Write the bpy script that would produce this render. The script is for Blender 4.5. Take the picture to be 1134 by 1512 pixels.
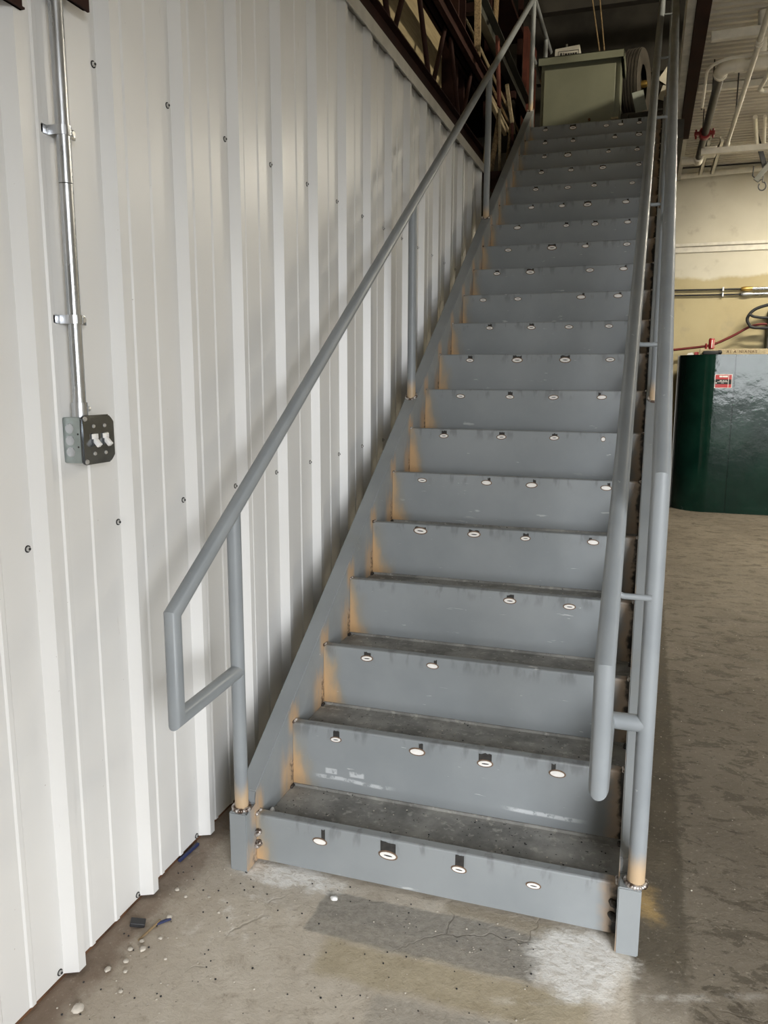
import bpy, bmesh, math, random
from mathutils import Vector, Matrix
random.seed(7)
PI = math.pi
S = bpy.context.scene
for o in list(bpy.data.objects): bpy.data.objects.remove(o)

# ------------------------------------------------------------------ camera
CAM = Vector((1.0645, -1.9946, 1.4782))
yaw, pitch, roll, FPX = -0.31698, -0.168767, 0.0032285, 1166.0
fw = Vector((math.sin(yaw)*math.cos(pitch), math.cos(yaw)*math.cos(pitch), math.sin(pitch)))
rt = Vector((math.cos(yaw), -math.sin(yaw), 0)); up = rt.cross(fw)
r2 = rt*math.cos(roll) + up*math.sin(roll); u2 = up*math.cos(roll) - rt*math.sin(roll)
cd = bpy.data.cameras.new('camera'); cam = bpy.data.objects.new('camera', cd); S.collection.objects.link(cam)
cam.matrix_world = Matrix(((r2.x, u2.x, -fw.x, CAM.x), (r2.y, u2.y, -fw.y, CAM.y), (r2.z, u2.z, -fw.z, CAM.z), (0, 0, 0, 1)))
cd.sensor_fit = 'VERTICAL'; cd.sensor_height = 36; cd.sensor_width = 27; cd.lens = FPX/1512*36
cd.clip_start = 0.02; cd.clip_end = 200
S.camera = cam

# ------------------------------------------------------------------ world and lights
wd = bpy.data.worlds.new('overcast'); S.world = wd; wd.use_nodes = True
bg = wd.node_tree.nodes['Background']; bg.inputs[0].default_value = (0.95, 0.975, 1.0, 1); bg.inputs[1].default_value = 11.0
def area(name, loc, target, sx, sy, power, col):
    l = bpy.data.lights.new(name, 'AREA'); l.shape = 'RECTANGLE'; l.size = sx; l.size_y = sy; l.energy = power; l.color = col
    o = bpy.data.objects.new(name, l); S.collection.objects.link(o); o.location = loc
    o.rotation_euler = (Vector(target) - Vector(loc)).to_track_quat('-Z', 'Y').to_euler()
    return o
portal = area('door_daylight_offscreen', (3.45, -3.7, 1.35), (3.45, -2.7, 1.35), 2.70, 2.70, 1, (1, 1, 1)); portal.data.cycles.is_portal = True   # sky through the open vehicle door
# ceiling lamps of the shop, facing straight down under the deck, and a bare lamp above the storage floor
area('shop_ceiling_lamp_far_offscreen', (3.0, 6.3, 3.76), (3.0, 6.3, 0), 1.2, 0.25, 70, (1.0, 0.92, 0.76))
area('shop_ceiling_lamp_near_offscreen', (3.9, 3.9, 3.76), (3.9, 3.9, 0), 1.2, 0.25, 55, (1.0, 0.92, 0.76))
pl = bpy.data.lights.new('storage_lamp_offscreen', 'POINT'); pl.energy = 300; pl.color = (1.0, 0.90, 0.70); pl.shadow_soft_size = 0.15
po = bpy.data.objects.new('storage_lamp_offscreen', pl); S.collection.objects.link(po); po.location = (4.2, 3.6, 4.95)
vs = S.view_settings; vs.view_transform = 'Standard'; vs.look = 'None'; vs.gamma = 1.0; vs.use_curve_mapping = False
vs.exposure = 0.82

# ------------------------------------------------------------------ material helpers
class NT:
    def __init__(s, name):
        s.mt = bpy.data.materials.new(name); s.mt.use_nodes = True
        s.t = s.mt.node_tree; s.b = s.t.nodes['Principled BSDF']; s._p = None
    def n(s, typ, **k):
        x = s.t.nodes.new(typ)
        for a, v in k.items(): setattr(x, a, v)
        return x
    def put(s, sock, v):
        if hasattr(v, 'is_output') or isinstance(v, bpy.types.NodeSocket): s.t.links.new(v, sock)
        elif isinstance(v, (tuple, list)): sock.default_value = tuple(v) + ((1,) if len(v) == 3 and len(sock.default_value) == 4 else ())
        else: sock.default_value = v
    def pos(s):
        if not s._p: s._p = s.n('ShaderNodeNewGeometry').outputs['Position']
        return s._p
    def obj(s): return s.n('ShaderNodeTexCoord').outputs['Object']
    def rnd(s): return s.n('ShaderNodeObjectInfo').outputs['Random']
    def sep(s, v):
        x = s.n('ShaderNodeSeparateXYZ'); s.put(x.inputs[0], v); return x.outputs
    def comb(s, a, b, c):
        x = s.n('ShaderNodeCombineXYZ')
        for i, v in enumerate((a, b, c)): s.put(x.inputs[i], v)
        return x.outputs[0]
    def scl(s, v, k):
        x = s.n('ShaderNodeVectorMath', operation='MULTIPLY'); s.put(x.inputs[0], v); s.put(x.inputs[1], k); return x.outputs[0]
    def add3(s, v, k):
        x = s.n('ShaderNodeVectorMath', operation='ADD'); s.put(x.inputs[0], v); s.put(x.inputs[1], k); return x.outputs[0]
    def noise(s, scale, detail=4, rough=0.55, vec=None, dist=0.0, col=False):
        x = s.n('ShaderNodeTexNoise'); s.put(x.inputs['Vector'], vec if vec is not None else s.pos())
        x.inputs['Scale'].default_value = scale; x.inputs['Detail'].default_value = detail
        x.inputs['Roughness'].default_value = rough; x.inputs['Distortion'].default_value = dist
        return x.outputs['Color' if col else 'Fac']
    def vor(s, scale, vec=None, feature='F1', out='Distance'):
        x = s.n('ShaderNodeTexVoronoi', feature=feature); s.put(x.inputs['Vector'], vec if vec is not None else s.pos()); x.inputs['Scale'].default_value = scale
        return x.outputs[out]
    def m(s_, op, a, b=0.0, c=None):
        x = s_.n('ShaderNodeMath', operation=op); s_.put(x.inputs[0], a); s_.put(x.inputs[1], b)
        if c is not None: s_.put(x.inputs[2], c)
        return x.outputs[0]
    def ss(s, v, a, b, lo=0.0, hi=1.0):
        x = s.n('ShaderNodeMapRange', interpolation_type='SMOOTHSTEP'); s.put(x.inputs[0], v)
        x.inputs[1].default_value = a; x.inputs[2].default_value = b; x.inputs[3].default_value = lo; x.inputs[4].default_value = hi
        return x.outputs[0]
    def mix(s, f, a, b, mode='MIX'):
        x = s.n('ShaderNodeMix', data_type='RGBA', blend_type=mode); s.put(x.inputs[0], f); s.put(x.inputs[6], a); s.put(x.inputs[7], b); return x.outputs[2]
    def bump(s, h, strength=0.3, dist=0.01):
        x = s.n('ShaderNodeBump'); s.put(x.inputs['Height'], h); x.inputs['Strength'].default_value = strength; x.inputs['Distance'].default_value = dist
        s.put(s.b.inputs['Normal'], x.outputs[0])
    def out(s, col=None, rough=None, metal=None, spec=None):
        if col is not None: s.put(s.b.inputs['Base Color'], col)
        if rough is not None: s.put(s.b.inputs['Roughness'], rough)
        if metal is not None: s.put(s.b.inputs['Metallic'], metal)
        if spec is not None: s.put(s.b.inputs['Specular IOR Level'], spec)
        return s.mt
def plain(name, col, rough=0.5, metal=0.0, var=0.15, scale=12.0):
    t = NT(name); f = t.noise(scale, 5, vec=t.obj())
    lo = tuple(c*(1-var) for c in col); hi = tuple(min(1, c*(1+var)) for c in col)
    return t.out(t.mix(t.ss(f, 0.3, 0.7), lo, hi), t.ss(f, 0.2, 0.8, max(0.03, rough-0.07), min(1, rough+0.07)), metal)
G, RISE, Z1, W = 0.27407, 0.18, 0.16, 1.0658

def paint_mat(name, kind):
    t = NT(name); P = t.pos(); X, Y, Z = t.sep(P)
    base = t.mix(t.ss(t.noise(3.0, 5), 0.3, 0.7), (0.235, 0.253, 0.263), (0.280, 0.297, 0.305))
    n1 = t.noise(26, 4); n2 = t.noise(70, 3); nb = t.noise(9, 4)
    # fine pale scratches and scuffs
    sc = t.noise(30, 3, vec=t.scl(P, (0.35, 1, 3.2)), dist=1.2)
    col = t.mix(t.m('MULTIPLY', t.ss(sc, 0.70, 0.74), t.ss(nb, 0.50, 0.6)), base, (0.55, 0.56, 0.56))
    rough = t.ss(nb, 0.3, 0.7, 0.36, 0.5)
    if kind == 'riser':
        O = t.obj(); ox, oy, oz = t.sep(O)
        R = t.rnd()
        # welded left end: tan heat tint, narrower towards the top
        nn = t.noise(17, 4, vec=t.scl(P, (1, 1, 0.45)))
        e = t.m('ADD', t.m('MULTIPLY', t.m('SUBTRACT', nn, 0.5), 0.10), ox)
        e = t.m('ADD', e, t.m('MULTIPLY', t.m('ADD', oz, 0.19), 0.24))
        col = t.mix(t.ss(e, 0.02, 0.105, 0.65, 0), col, (0.29, 0.25, 0.165))
        col = t.mix(t.ss(e, 0.005, 0.072, 0.97, 0), col, (0.56, 0.36, 0.19))
        # burnt right end
        e2 = t.m('ADD', t.m('MULTIPLY', t.m('SUBTRACT', n1, 0.5), 0.05), t.m('SUBTRACT', W, ox))
        col = t.mix(t.ss(e2, 0.02, 0.055, 0.7, 0), col, (0.46, 0.33, 0.22))
        col = t.mix(t.ss(e2, 0.004, 0.018, 1, 0), col, (0.02, 0.018, 0.016))
        # white scuffs just above the pan
        sb = t.noise(11, 4, vec=t.scl(P, (0.6, 1, 3.0)))
        band = t.m('MULTIPLY', t.ss(oz, -0.20, -0.165), t.ss(oz, -0.135, -0.115, 1, 0))
        col = t.mix(t.m('MULTIPLY', t.m('MULTIPLY', band, t.ss(sb, 0.66, 0.70)), 0.5), col, (0.62, 0.63, 0.62))
        # chalky scuffs on the second riser
        on2 = t.m('MULTIPLY', t.ss(Y, G-0.02, G-0.01), t.ss(Y, G+0.01, G+0.02, 1, 0))
        zz = t.m('SUBTRACT', Z, t.m('ADD', 0.152, t.m('MULTIPLY', t.noise(5, 2), 0.02)))
        sx = t.m('MAXIMUM', t.m('MULTIPLY', t.ss(X, 0.07, 0.11), t.ss(X, 0.30, 0.37, 1, 0)), t.m('MULTIPLY', t.ss(X, 0.70, 0.76), t.ss(X, 0.90, 0.98, 1, 0)))
        sf = t.m('MULTIPLY', t.ss(t.m('ABSOLUTE', zz), 0.003, 0.009, 1, 0), t.ss(t.noise(45, 4, 0.7), 0.36, 0.54))
        bl = t.m('MULTIPLY', t.m('MULTIPLY', t.ss(Z, 0.176, 0.180), t.ss(Z, 0.194, 0.199, 1, 0)), t.m('MAXIMUM', t.m('MULTIPLY', t.ss(X, 0.115, 0.122), t.ss(X, 0.155, 0.162, 1, 0)), t.m('MULTIPLY', t.ss(X, 0.20, 0.207), t.ss(X, 0.25, 0.257, 1, 0))))
        sf = t.m('MAXIMUM', t.m('MULTIPLY', sf, sx), t.m('MULTIPLY', bl, t.ss(t.noise(60, 3), 0.3, 0.55)))
        col = t.mix(t.m('MULTIPLY', t.m('MULTIPLY', sf, on2), 0.7), col, (0.62, 0.64, 0.65))
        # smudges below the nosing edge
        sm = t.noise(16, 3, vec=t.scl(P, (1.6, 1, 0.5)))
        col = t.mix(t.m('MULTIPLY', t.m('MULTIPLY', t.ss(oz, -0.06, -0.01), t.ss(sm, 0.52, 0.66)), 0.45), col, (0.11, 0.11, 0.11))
    if kind == 'stringer':
        # heat tint round the two welds of each step, as seen on the inner face
        k = t.m('DIVIDE', Y, G); kr = t.m('ROUND', k, 0.0)
        dy = t.m('MULTIPLY', t.m('SUBTRACT', k, kr), G)
        dz = t.m('SUBTRACT', t.m('SUBTRACT', Z, Z1), t.m('MULTIPLY', kr, RISE))
        wob = t.m('MULTIPLY', t.m('SUBTRACT', n1, 0.5), 0.05)
        d = t.m('ADD', t.m('ABSOLUTE', t.m('ADD', dy, 0.012)), wob)
        fl = t.noise(34, 3, 0.6, vec=t.scl(P, (1, 1, 0.22)))
        inn = t.m('MAXIMUM', t.m('MULTIPLY', t.ss(X, -0.004, -0.001), t.ss(X, 0.5, 0.6, 1, 0)), t.m('MULTIPLY', t.ss(X, W-0.001, W+0.001, 0, 1), t.ss(X, W+0.002, W+0.004, 1, 0)))
        # flame streaks over the nosing weld and along the pan weld of the step below
        a1 = t.m('MULTIPLY', t.ss(t.m('ABSOLUTE', t.m('SUBTRACT', dy, 0.012)), 0.02, 0.055, 1, 0), t.m('MULTIPLY', t.ss(dz, -0.06, 0.0), t.ss(t.m('ADD', dz, t.m('MULTIPLY', t.m('SUBTRACT', fl, 0.5), 0.16)), 0.02, 0.085, 1, 0)))
        a2 = t.m('MULTIPLY', t.ss(t.m('ABSOLUTE', t.m('ADD', dy, 0.03)), 0.03, 0.085, 1, 0), t.m('MULTIPLY', t.ss(dz, -0.26, -0.225), t.ss(t.m('ADD', dz, t.m('MULTIPLY', t.m('SUBTRACT', fl, 0.5), 0.22)), -0.17, -0.05, 1, 0)))
        hot = t.m('MULTIPLY', t.m('MAXIMUM', a1, a2), t.m('MULTIPLY', inn, t.ss(fl, 0.30, 0.50, 0.5, 1)))
        col = t.mix(t.m('MULTIPLY', hot, 0.9), col, (0.52, 0.345, 0.195))
        brn = t.m('MULTIPLY', t.ss(d, 0.004, 0.020, 1, 0), t.m('MULTIPLY', t.ss(dz, -0.24, -0.215), t.ss(dz, -0.16, -0.1, 1, 0)))
        col = t.mix(t.m('MULTIPLY', t.m('MULTIPLY', brn, t.ss(n2, 0.42, 0.55)), 0.85), col, (0.05, 0.035, 0.025))
        col = t.mix(t.m('MULTIPLY', t.ss(t.noise(5, 5), 0.5, 0.75), 0.35), col, (0.23, 0.225, 0.19))
    if kind == 'pan':
        dust = t.noise(7, 6, 0.65); d2 = t.noise(38, 4, 0.6)
        col = t.mix(t.ss(dust, 0.3, 0.7), (0.17, 0.167, 0.156), (0.36, 0.352, 0.328))
        col = t.mix(t.ss(d2, 0.56, 0.68, 0, 0.6), col, (0.48, 0.46, 0.42))
        col = t.mix(t.ss(t.noise(90, 2), 0.68, 0.74), col, (0.03, 0.03, 0.03))
        rough = 0.75
    t.bump(t.noise(140, 2), 0.04, 0.002)
    return t.out(col, rough, 0.0, 0.5)

def post_mat(name='grey_pipe_paint', lo=(0.235, 0.255, 0.270), hi=(0.280, 0.300, 0.313)):
    # pipe paint burnt tan close to the weld on the stringer
    t = NT(name); P = t.pos(); X, Y, Z = t.sep(P)
    base = t.mix(t.ss(t.noise(5, 5), 0.3, 0.7), lo, hi)
    h = t.m('SUBTRACT', Z, t.m('ADD', t.m('MULTIPLY', t.m('ADD', Y, 0.03), 0.657), 0.215))
    h = t.m('ADD', h, t.m('MULTIPLY', t.m('SUBTRACT', t.noise(25, 3, vec=t.scl(P, (1, 1, 0.3))), 0.5), 0.07))
    col = t.mix(t.ss(h, 0.02, 0.09, 0.9, 0), base, (0.52, 0.37, 0.22))
    sp = t.m('MULTIPLY', t.ss(t.noise(45, 3), 0.72, 0.75), t.ss(t.noise(6, 2), 0.5, 0.6))
    return t.out(t.mix(sp, col, (0.52, 0.53, 0.53)), t.ss(t.noise(8, 3), 0.3, 0.7, 0.36, 0.48))

def floor_mat():
    t = NT('worn_concrete'); P = t.pos(); X, Y, Z = t.sep(P)
    big = t.noise(1.3, 6, 0.6); mid = t.noise(6, 6, 0.65); fine = t.noise(45, 5, 0.7); grit = t.noise(160, 3, 0.6)
    wx = t.m('MULTIPLY', t.m('SUBTRACT', t.noise(8, 5, 0.65), 0.5), 0.16)
    wy = t.m('MULTIPLY', t.m('SUBTRACT', t.noise(9, 5, 0.65, vec=t.add3(P, (9, 4, 0))), 0.5), 0.16)
    Xw = t.m('ADD', X, wx); Yw = t.m('ADD', Y, wy)
    col = t.mix(t.ss(big, 0.3, 0.7), (0.47, 0.41, 0.335), (0.58, 0.52, 0.435))
    col = t.mix(t.ss(mid, 0.35, 0.75, 0, 0.55), col, (0.65, 0.59, 0.50))
    col = t.mix(t.ss(mid, 0.25, 0.42, 0.5, 0), col, (0.36, 0.30, 0.225))
    m2 = t.noise(19, 6, 0.72, dist=0.4)
    col = t.mix(t.ss(m2, 0.48, 0.68, 0, 0.5), col, (0.68, 0.62, 0.54))
    col = t.mix(t.ss(m2, 0.46, 0.30, 0, 0.45), col, (0.28, 0.22, 0.16))
    # the open shop floor on the right: darker, with flaky paint residue in streaks
    shop = t.ss(t.m('ADD', X, t.m('MULTIPLY', t.m('SUBTRACT', t.noise(22, 4, 0.7), 0.5), 0.06)), 1.235, 1.26)
    st = t.noise(8.5, 7, 0.72, vec=t.scl(P, (0.9, 1.5, 1)), dist=0.7)
    st2 = t.noise(24, 6, 0.7, vec=t.scl(P, (0.9, 1.4, 1)), dist=0.6)
    sc = t.mix(t.ss(big, 0.3, 0.7), (0.155, 0.132, 0.102), (0.215, 0.186, 0.146))
    sc = t.mix(t.ss(st, 0.535, 0.57, 0, 0.7), sc, (0.085, 0.071, 0.052))
    sc = t.mix(t.ss(st2, 0.595, 0.63, 0, 0.6), sc, (0.072, 0.060, 0.044))
    far = t.ss(Y, 0.9, 2.2)
    sc = t.mix(t.m('MULTIPLY', far, t.ss(st2, 0.43, 0.40, 0, 0.55)), sc, (0.22, 0.195, 0.155))
    col = t.mix(t.ss(Yw, 0.25, 0.45), col, sc)
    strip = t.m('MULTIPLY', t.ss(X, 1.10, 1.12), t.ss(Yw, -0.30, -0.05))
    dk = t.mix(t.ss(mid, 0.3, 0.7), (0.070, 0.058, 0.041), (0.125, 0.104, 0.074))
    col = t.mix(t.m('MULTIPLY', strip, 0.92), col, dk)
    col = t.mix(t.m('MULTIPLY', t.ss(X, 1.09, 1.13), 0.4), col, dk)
    col = t.mix(shop, col, sc)
    # dark grey rectangular patch in front of the first riser and a second one nearer
    def rect(x0, x1, y0, y1, xx, yy, s=0.015):
        a = t.m('MULTIPLY', t.ss(xx, x0-s, x0+s), t.ss(xx, x1-s, x1+s, 1, 0))
        b = t.m('MULTIPLY', t.ss(yy, y0-s, y0+s), t.ss(yy, y1-s, y1+s, 1, 0))
        return t.m('MULTIPLY', a, b)
    Ys = t.m('ADD', Y, t.m('MULTIPLY', X, 0.02)); Xs = X
    gm = t.mix(t.ss(fine, 0.3, 0.7), (0.25, 0.235, 0.205), (0.37, 0.345, 0.305))
    ry = t.m('ADD', Y, t.m('MULTIPLY', wy, 0.35)); rx = t.m('ADD', X, t.m('MULTIPLY', wx, 0.35))
    col = t.mix(t.m('MULTIPLY', rect(0.26, 0.885, -0.235, -0.055, rx, ry, 0.006), 0.85), col, gm)
    edge = t.m('SUBTRACT', rect(0.45, 0.892, -0.243, 0.0, Xs, Y, 0.003), rect(0.30, 0.885, -0.236, 0.0, Xs, Y, 0.003))
    tanb = t.mix(t.ss(mid, 0.3, 0.7), (0.38, 0.315, 0.20), (0.49, 0.42, 0.29))
    col = t.mix(t.m('MULTIPLY', rect(0.34, 1.02, -0.37, -0.24, rx, ry, 0.02), 0.75), col, tanb)
    col = t.mix(t.m('MULTIPLY', t.m('MAXIMUM', edge, 0.0), 0.6), col, (0.45, 0.41, 0.34))
    col = t.mix(t.m('MULTIPLY', rect(0.52, 1.0, -0.72, -0.385, rx, ry, 0.015), 0.5), col, gm)
    col = t.mix(t.m('MULTIPLY', rect(0.60, 1.0, -0.05, 0.0, rx, ry, 0.02), 0.5), col, (0.20, 0.155, 0.085))
    # white plaster dust swept about the stringer feet
    def blob(cx, cy, rx_, ry_, lo, hi):
        a = t.m('DIVIDE', t.m('SUBTRACT', Xw, cx), rx_); b = t.m('DIVIDE', t.m('SUBTRACT', Yw, cy), ry_)
        return t.ss(t.m('SQRT', t.m('ADD', t.m('MULTIPLY', a, a), t.m('MULTIPLY', b, b))), lo, hi, 1, 0)
    dn = t.ss(t.noise(30, 6, 0.78, vec=t.scl(P, (1.0, 1.7, 1)), dist=1.0), 0.40, 0.55)
    d1 = t.m('MULTIPLY', blob(0.985, -0.125, 0.125, 0.125, 0.8, 1.25), t.m('ADD', t.m('MULTIPLY', dn, 0.55), 0.45))
    d2 = t.m('MULTIPLY', blob(0.11, -0.03, 0.19, 0.06, 0.6, 1.2), t.m('ADD', t.m('MULTIPLY', dn, 0.65), 0.3))
    d3 = t.m('MULTIPLY', blob(0.03, -0.24, 0.22, 0.20, 0.2, 1.1), t.ss(t.noise(17, 5, 0.7), 0.52, 0.66, 0, 0.45))
    d4 = t.m('MULTIPLY', t.ss(t.m('ABSOLUTE', t.m('SUBTRACT', t.m('ADD', Y, 0.30), t.m('MULTIPLY', t.m('SUBTRACT', X, 0.85), 0.35))), 0.004, 0.022, 1, 0), t.m('MULTIPLY', rect(0.8, 1.4, -0.5, 0.1, X, Y, 0.1), t.ss(t.noise(12, 5, 0.7), 0.4, 0.6, 0.0, 0.3)))
    dust = t.m('MINIMUM', t.m('ADD', t.m('MAXIMUM', d1, d2), t.m('MAXIMUM', d3, d4)), 1.0)
    col = t.mix(dust, col, (0.95, 0.93, 0.89))
    col = t.mix(t.m('MULTIPLY', blob(1.155, 0.17, 0.05, 0.10, 0.2, 1.1), 0.75), col, (0.50, 0.34, 0.14))
    # rust-brown dirt along the foot of the ribbed wall
    rr = t.m('MULTIPLY', t.ss(Xw, -0.19, -0.11, 1, 0), t.ss(Y, -1.6, 1.5, 1, 0.4))
    col = t.mix(t.m('MULTIPLY', t.m('MULTIPLY', t.ss(Xw, -0.20, 0.12, 1, 0), t.ss(m2, 0.35, 0.6, 0.25, 0.7)), 0.7), col, (0.25, 0.185, 0.125))
    col = t.mix(t.m('MULTIPLY', rr, 0.75), col, (0.12, 0.065, 0.035))
    spk = t.noise(55, 6, 0.75)
    col = t.mix(t.ss(spk, 0.56, 0.70, 0, 0.35), col, (0.66, 0.60, 0.52))
    col = t.mix(t.m('MULTIPLY', t.ss(spk, 0.44, 0.30, 0, 0.55), t.ss(dust, 0.3, 0.8, 1, 0)), col, (0.16, 0.125, 0.088))
    # cracks and speckle
    cv = t.vor(2.3, vec=t.add3(t.scl(P, (1, 1, 0.01)), t.scl(t.noise(4, 4, col=True), (0.35, 0.35, 0))), feature='DISTANCE_TO_EDGE')
    ck = t.m('MULTIPLY', t.ss(cv, 0.0035, 0.009, 1, 0), t.ss(t.noise(2.1, 3), 0.56, 0.66))
    col = t.mix(t.m('MULTIPLY', ck, 0.25), col, (0.09, 0.07, 0.05))
    col = t.mix(t.ss(grit, 0.69, 0.75, 0, 0.55), col, (0.50, 0.46, 0.40))
    col = t.mix(t.ss(grit, 0.33, 0.26, 0, 0.45), col, (0.05, 0.042, 0.032))
    h = t.m('ADD', t.m('ADD', t.m('MULTIPLY', fine, 0.4), t.m('MULTIPLY', mid, 0.5)), t.m('MULTIPLY', ck, -0.35))
    t.bump(t.m('ADD', h, t.m('MULTIPLY', m2, 0.4)), 0.5, 0.014)
    return t.out(col, t.ss(mid, 0.3, 0.7, 0.55, 0.8), 0, 0.35)

def wood_mat(name, a, b):
    t = NT(name); O = t.obj()
    f = t.noise(9, 5, vec=t.scl(O, (6, 0.6, 6)), dist=0.8)
    return t.out(t.mix(t.ss(f, 0.3, 0.7), a, b), 0.75)

def wall_mat():
    t = NT('white_ribbed_steel'); P = t.pos()
    f = t.noise(1.2, 3); col = t.mix(t.ss(f, 0.3, 0.7), (0.70, 0.69, 0.67), (0.755, 0.75, 0.735))
    st = t.noise(16, 4, vec=t.scl(P, (1, 2.4, 0.5)))
    col = t.mix(t.ss(st, 0.72, 0.78, 0, 0.35), col, (0.50, 0.47, 0.43))
    sp = t.noise(75, 2); col = t.mix(t.ss(sp, 0.77, 0.80, 0, 0.6), col, (0.35, 0.31, 0.28))
    t.bump(t.noise(3.0, 2, vec=t.scl(P, (1, 1, 0.4))), 0.12, 0.01)
    return t.out(col, 0.33, 0.0, 0.5)
def farwall_mat():
    t = NT('beige_painted_block'); P = t.pos(); X, Y, Z = t.sep(P)
    zw = t.m('ADD', Z, t.m('MULTIPLY', t.m('SUBTRACT', t.noise(3, 5, 0.6), 0.5), 0.18))
    n = t.noise(2.2, 5)
    lo = t.mix(t.ss(n, 0.3, 0.7), (0.50, 0.42, 0.24), (0.57, 0.49, 0.29))
    hi = t.mix(t.ss(n, 0.3, 0.7), (0.70, 0.66, 0.54), (0.77, 0.73, 0.61))
    col = t.mix(t.ss(zw, 2.60, 2.66), lo, hi)
    col = t.mix(t.m('MULTIPLY', t.ss(t.noise(4.5, 4), 0.58, 0.72), 0.35), col, (0.36, 0.31, 0.22))
    return t.out(col, 0.7)
def tank_mat():
    t = NT('dark_green_tank_enamel'); P = t.pos()
    col = t.mix(t.ss(t.noise(3, 4), 0.3, 0.7), (0.003, 0.018, 0.012), (0.006, 0.030, 0.020))
    s = t.m('MULTIPLY', t.ss(t.noise(9, 5, 0.7, vec=t.scl(P, (1, 1, 0.35)), dist=0.8), 0.63, 0.68), t.ss(t.noise(1.5, 2), 0.5, 0.6))
    col = t.mix(t.m('MULTIPLY', s, 0.35), col, (0.20, 0.24, 0.22))
    t.bump(t.noise(6, 4), 0.10, 0.02)
    return t.out(col, t.ss(t.noise(7, 4), 0.3, 0.7, 0.06, 0.11), 0, 0.27)
def weld_mat():
    t = NT('raw_weld_metal'); f = t.noise(60, 3)
    return t.out(t.mix(t.ss(f, 0.4, 0.6), (0.12, 0.085, 0.065), (0.62, 0.58, 0.55)), t.ss(f, 0.3, 0.7, 0.3, 0.5), 0.7)
def galv_mat():
    t = NT('galvanised_steel'); f = t.noise(16, 4, vec=t.scl(t.obj(), (1, 1, 0.3)))
    return t.out(t.mix(t.ss(f, 0.3, 0.7), (0.47, 0.49, 0.51), (0.66, 0.67, 0.69)), t.ss(f, 0.3, 0.7, 0.22, 0.36), 0.9)
def burn_mat():
    t = NT('scorched_weld_black'); f = t.noise(70, 3)
    return t.out(t.mix(t.ss(f, 0.4, 0.65), (0.012, 0.011, 0.010), (0.07, 0.055, 0.045)), 0.6)
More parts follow.
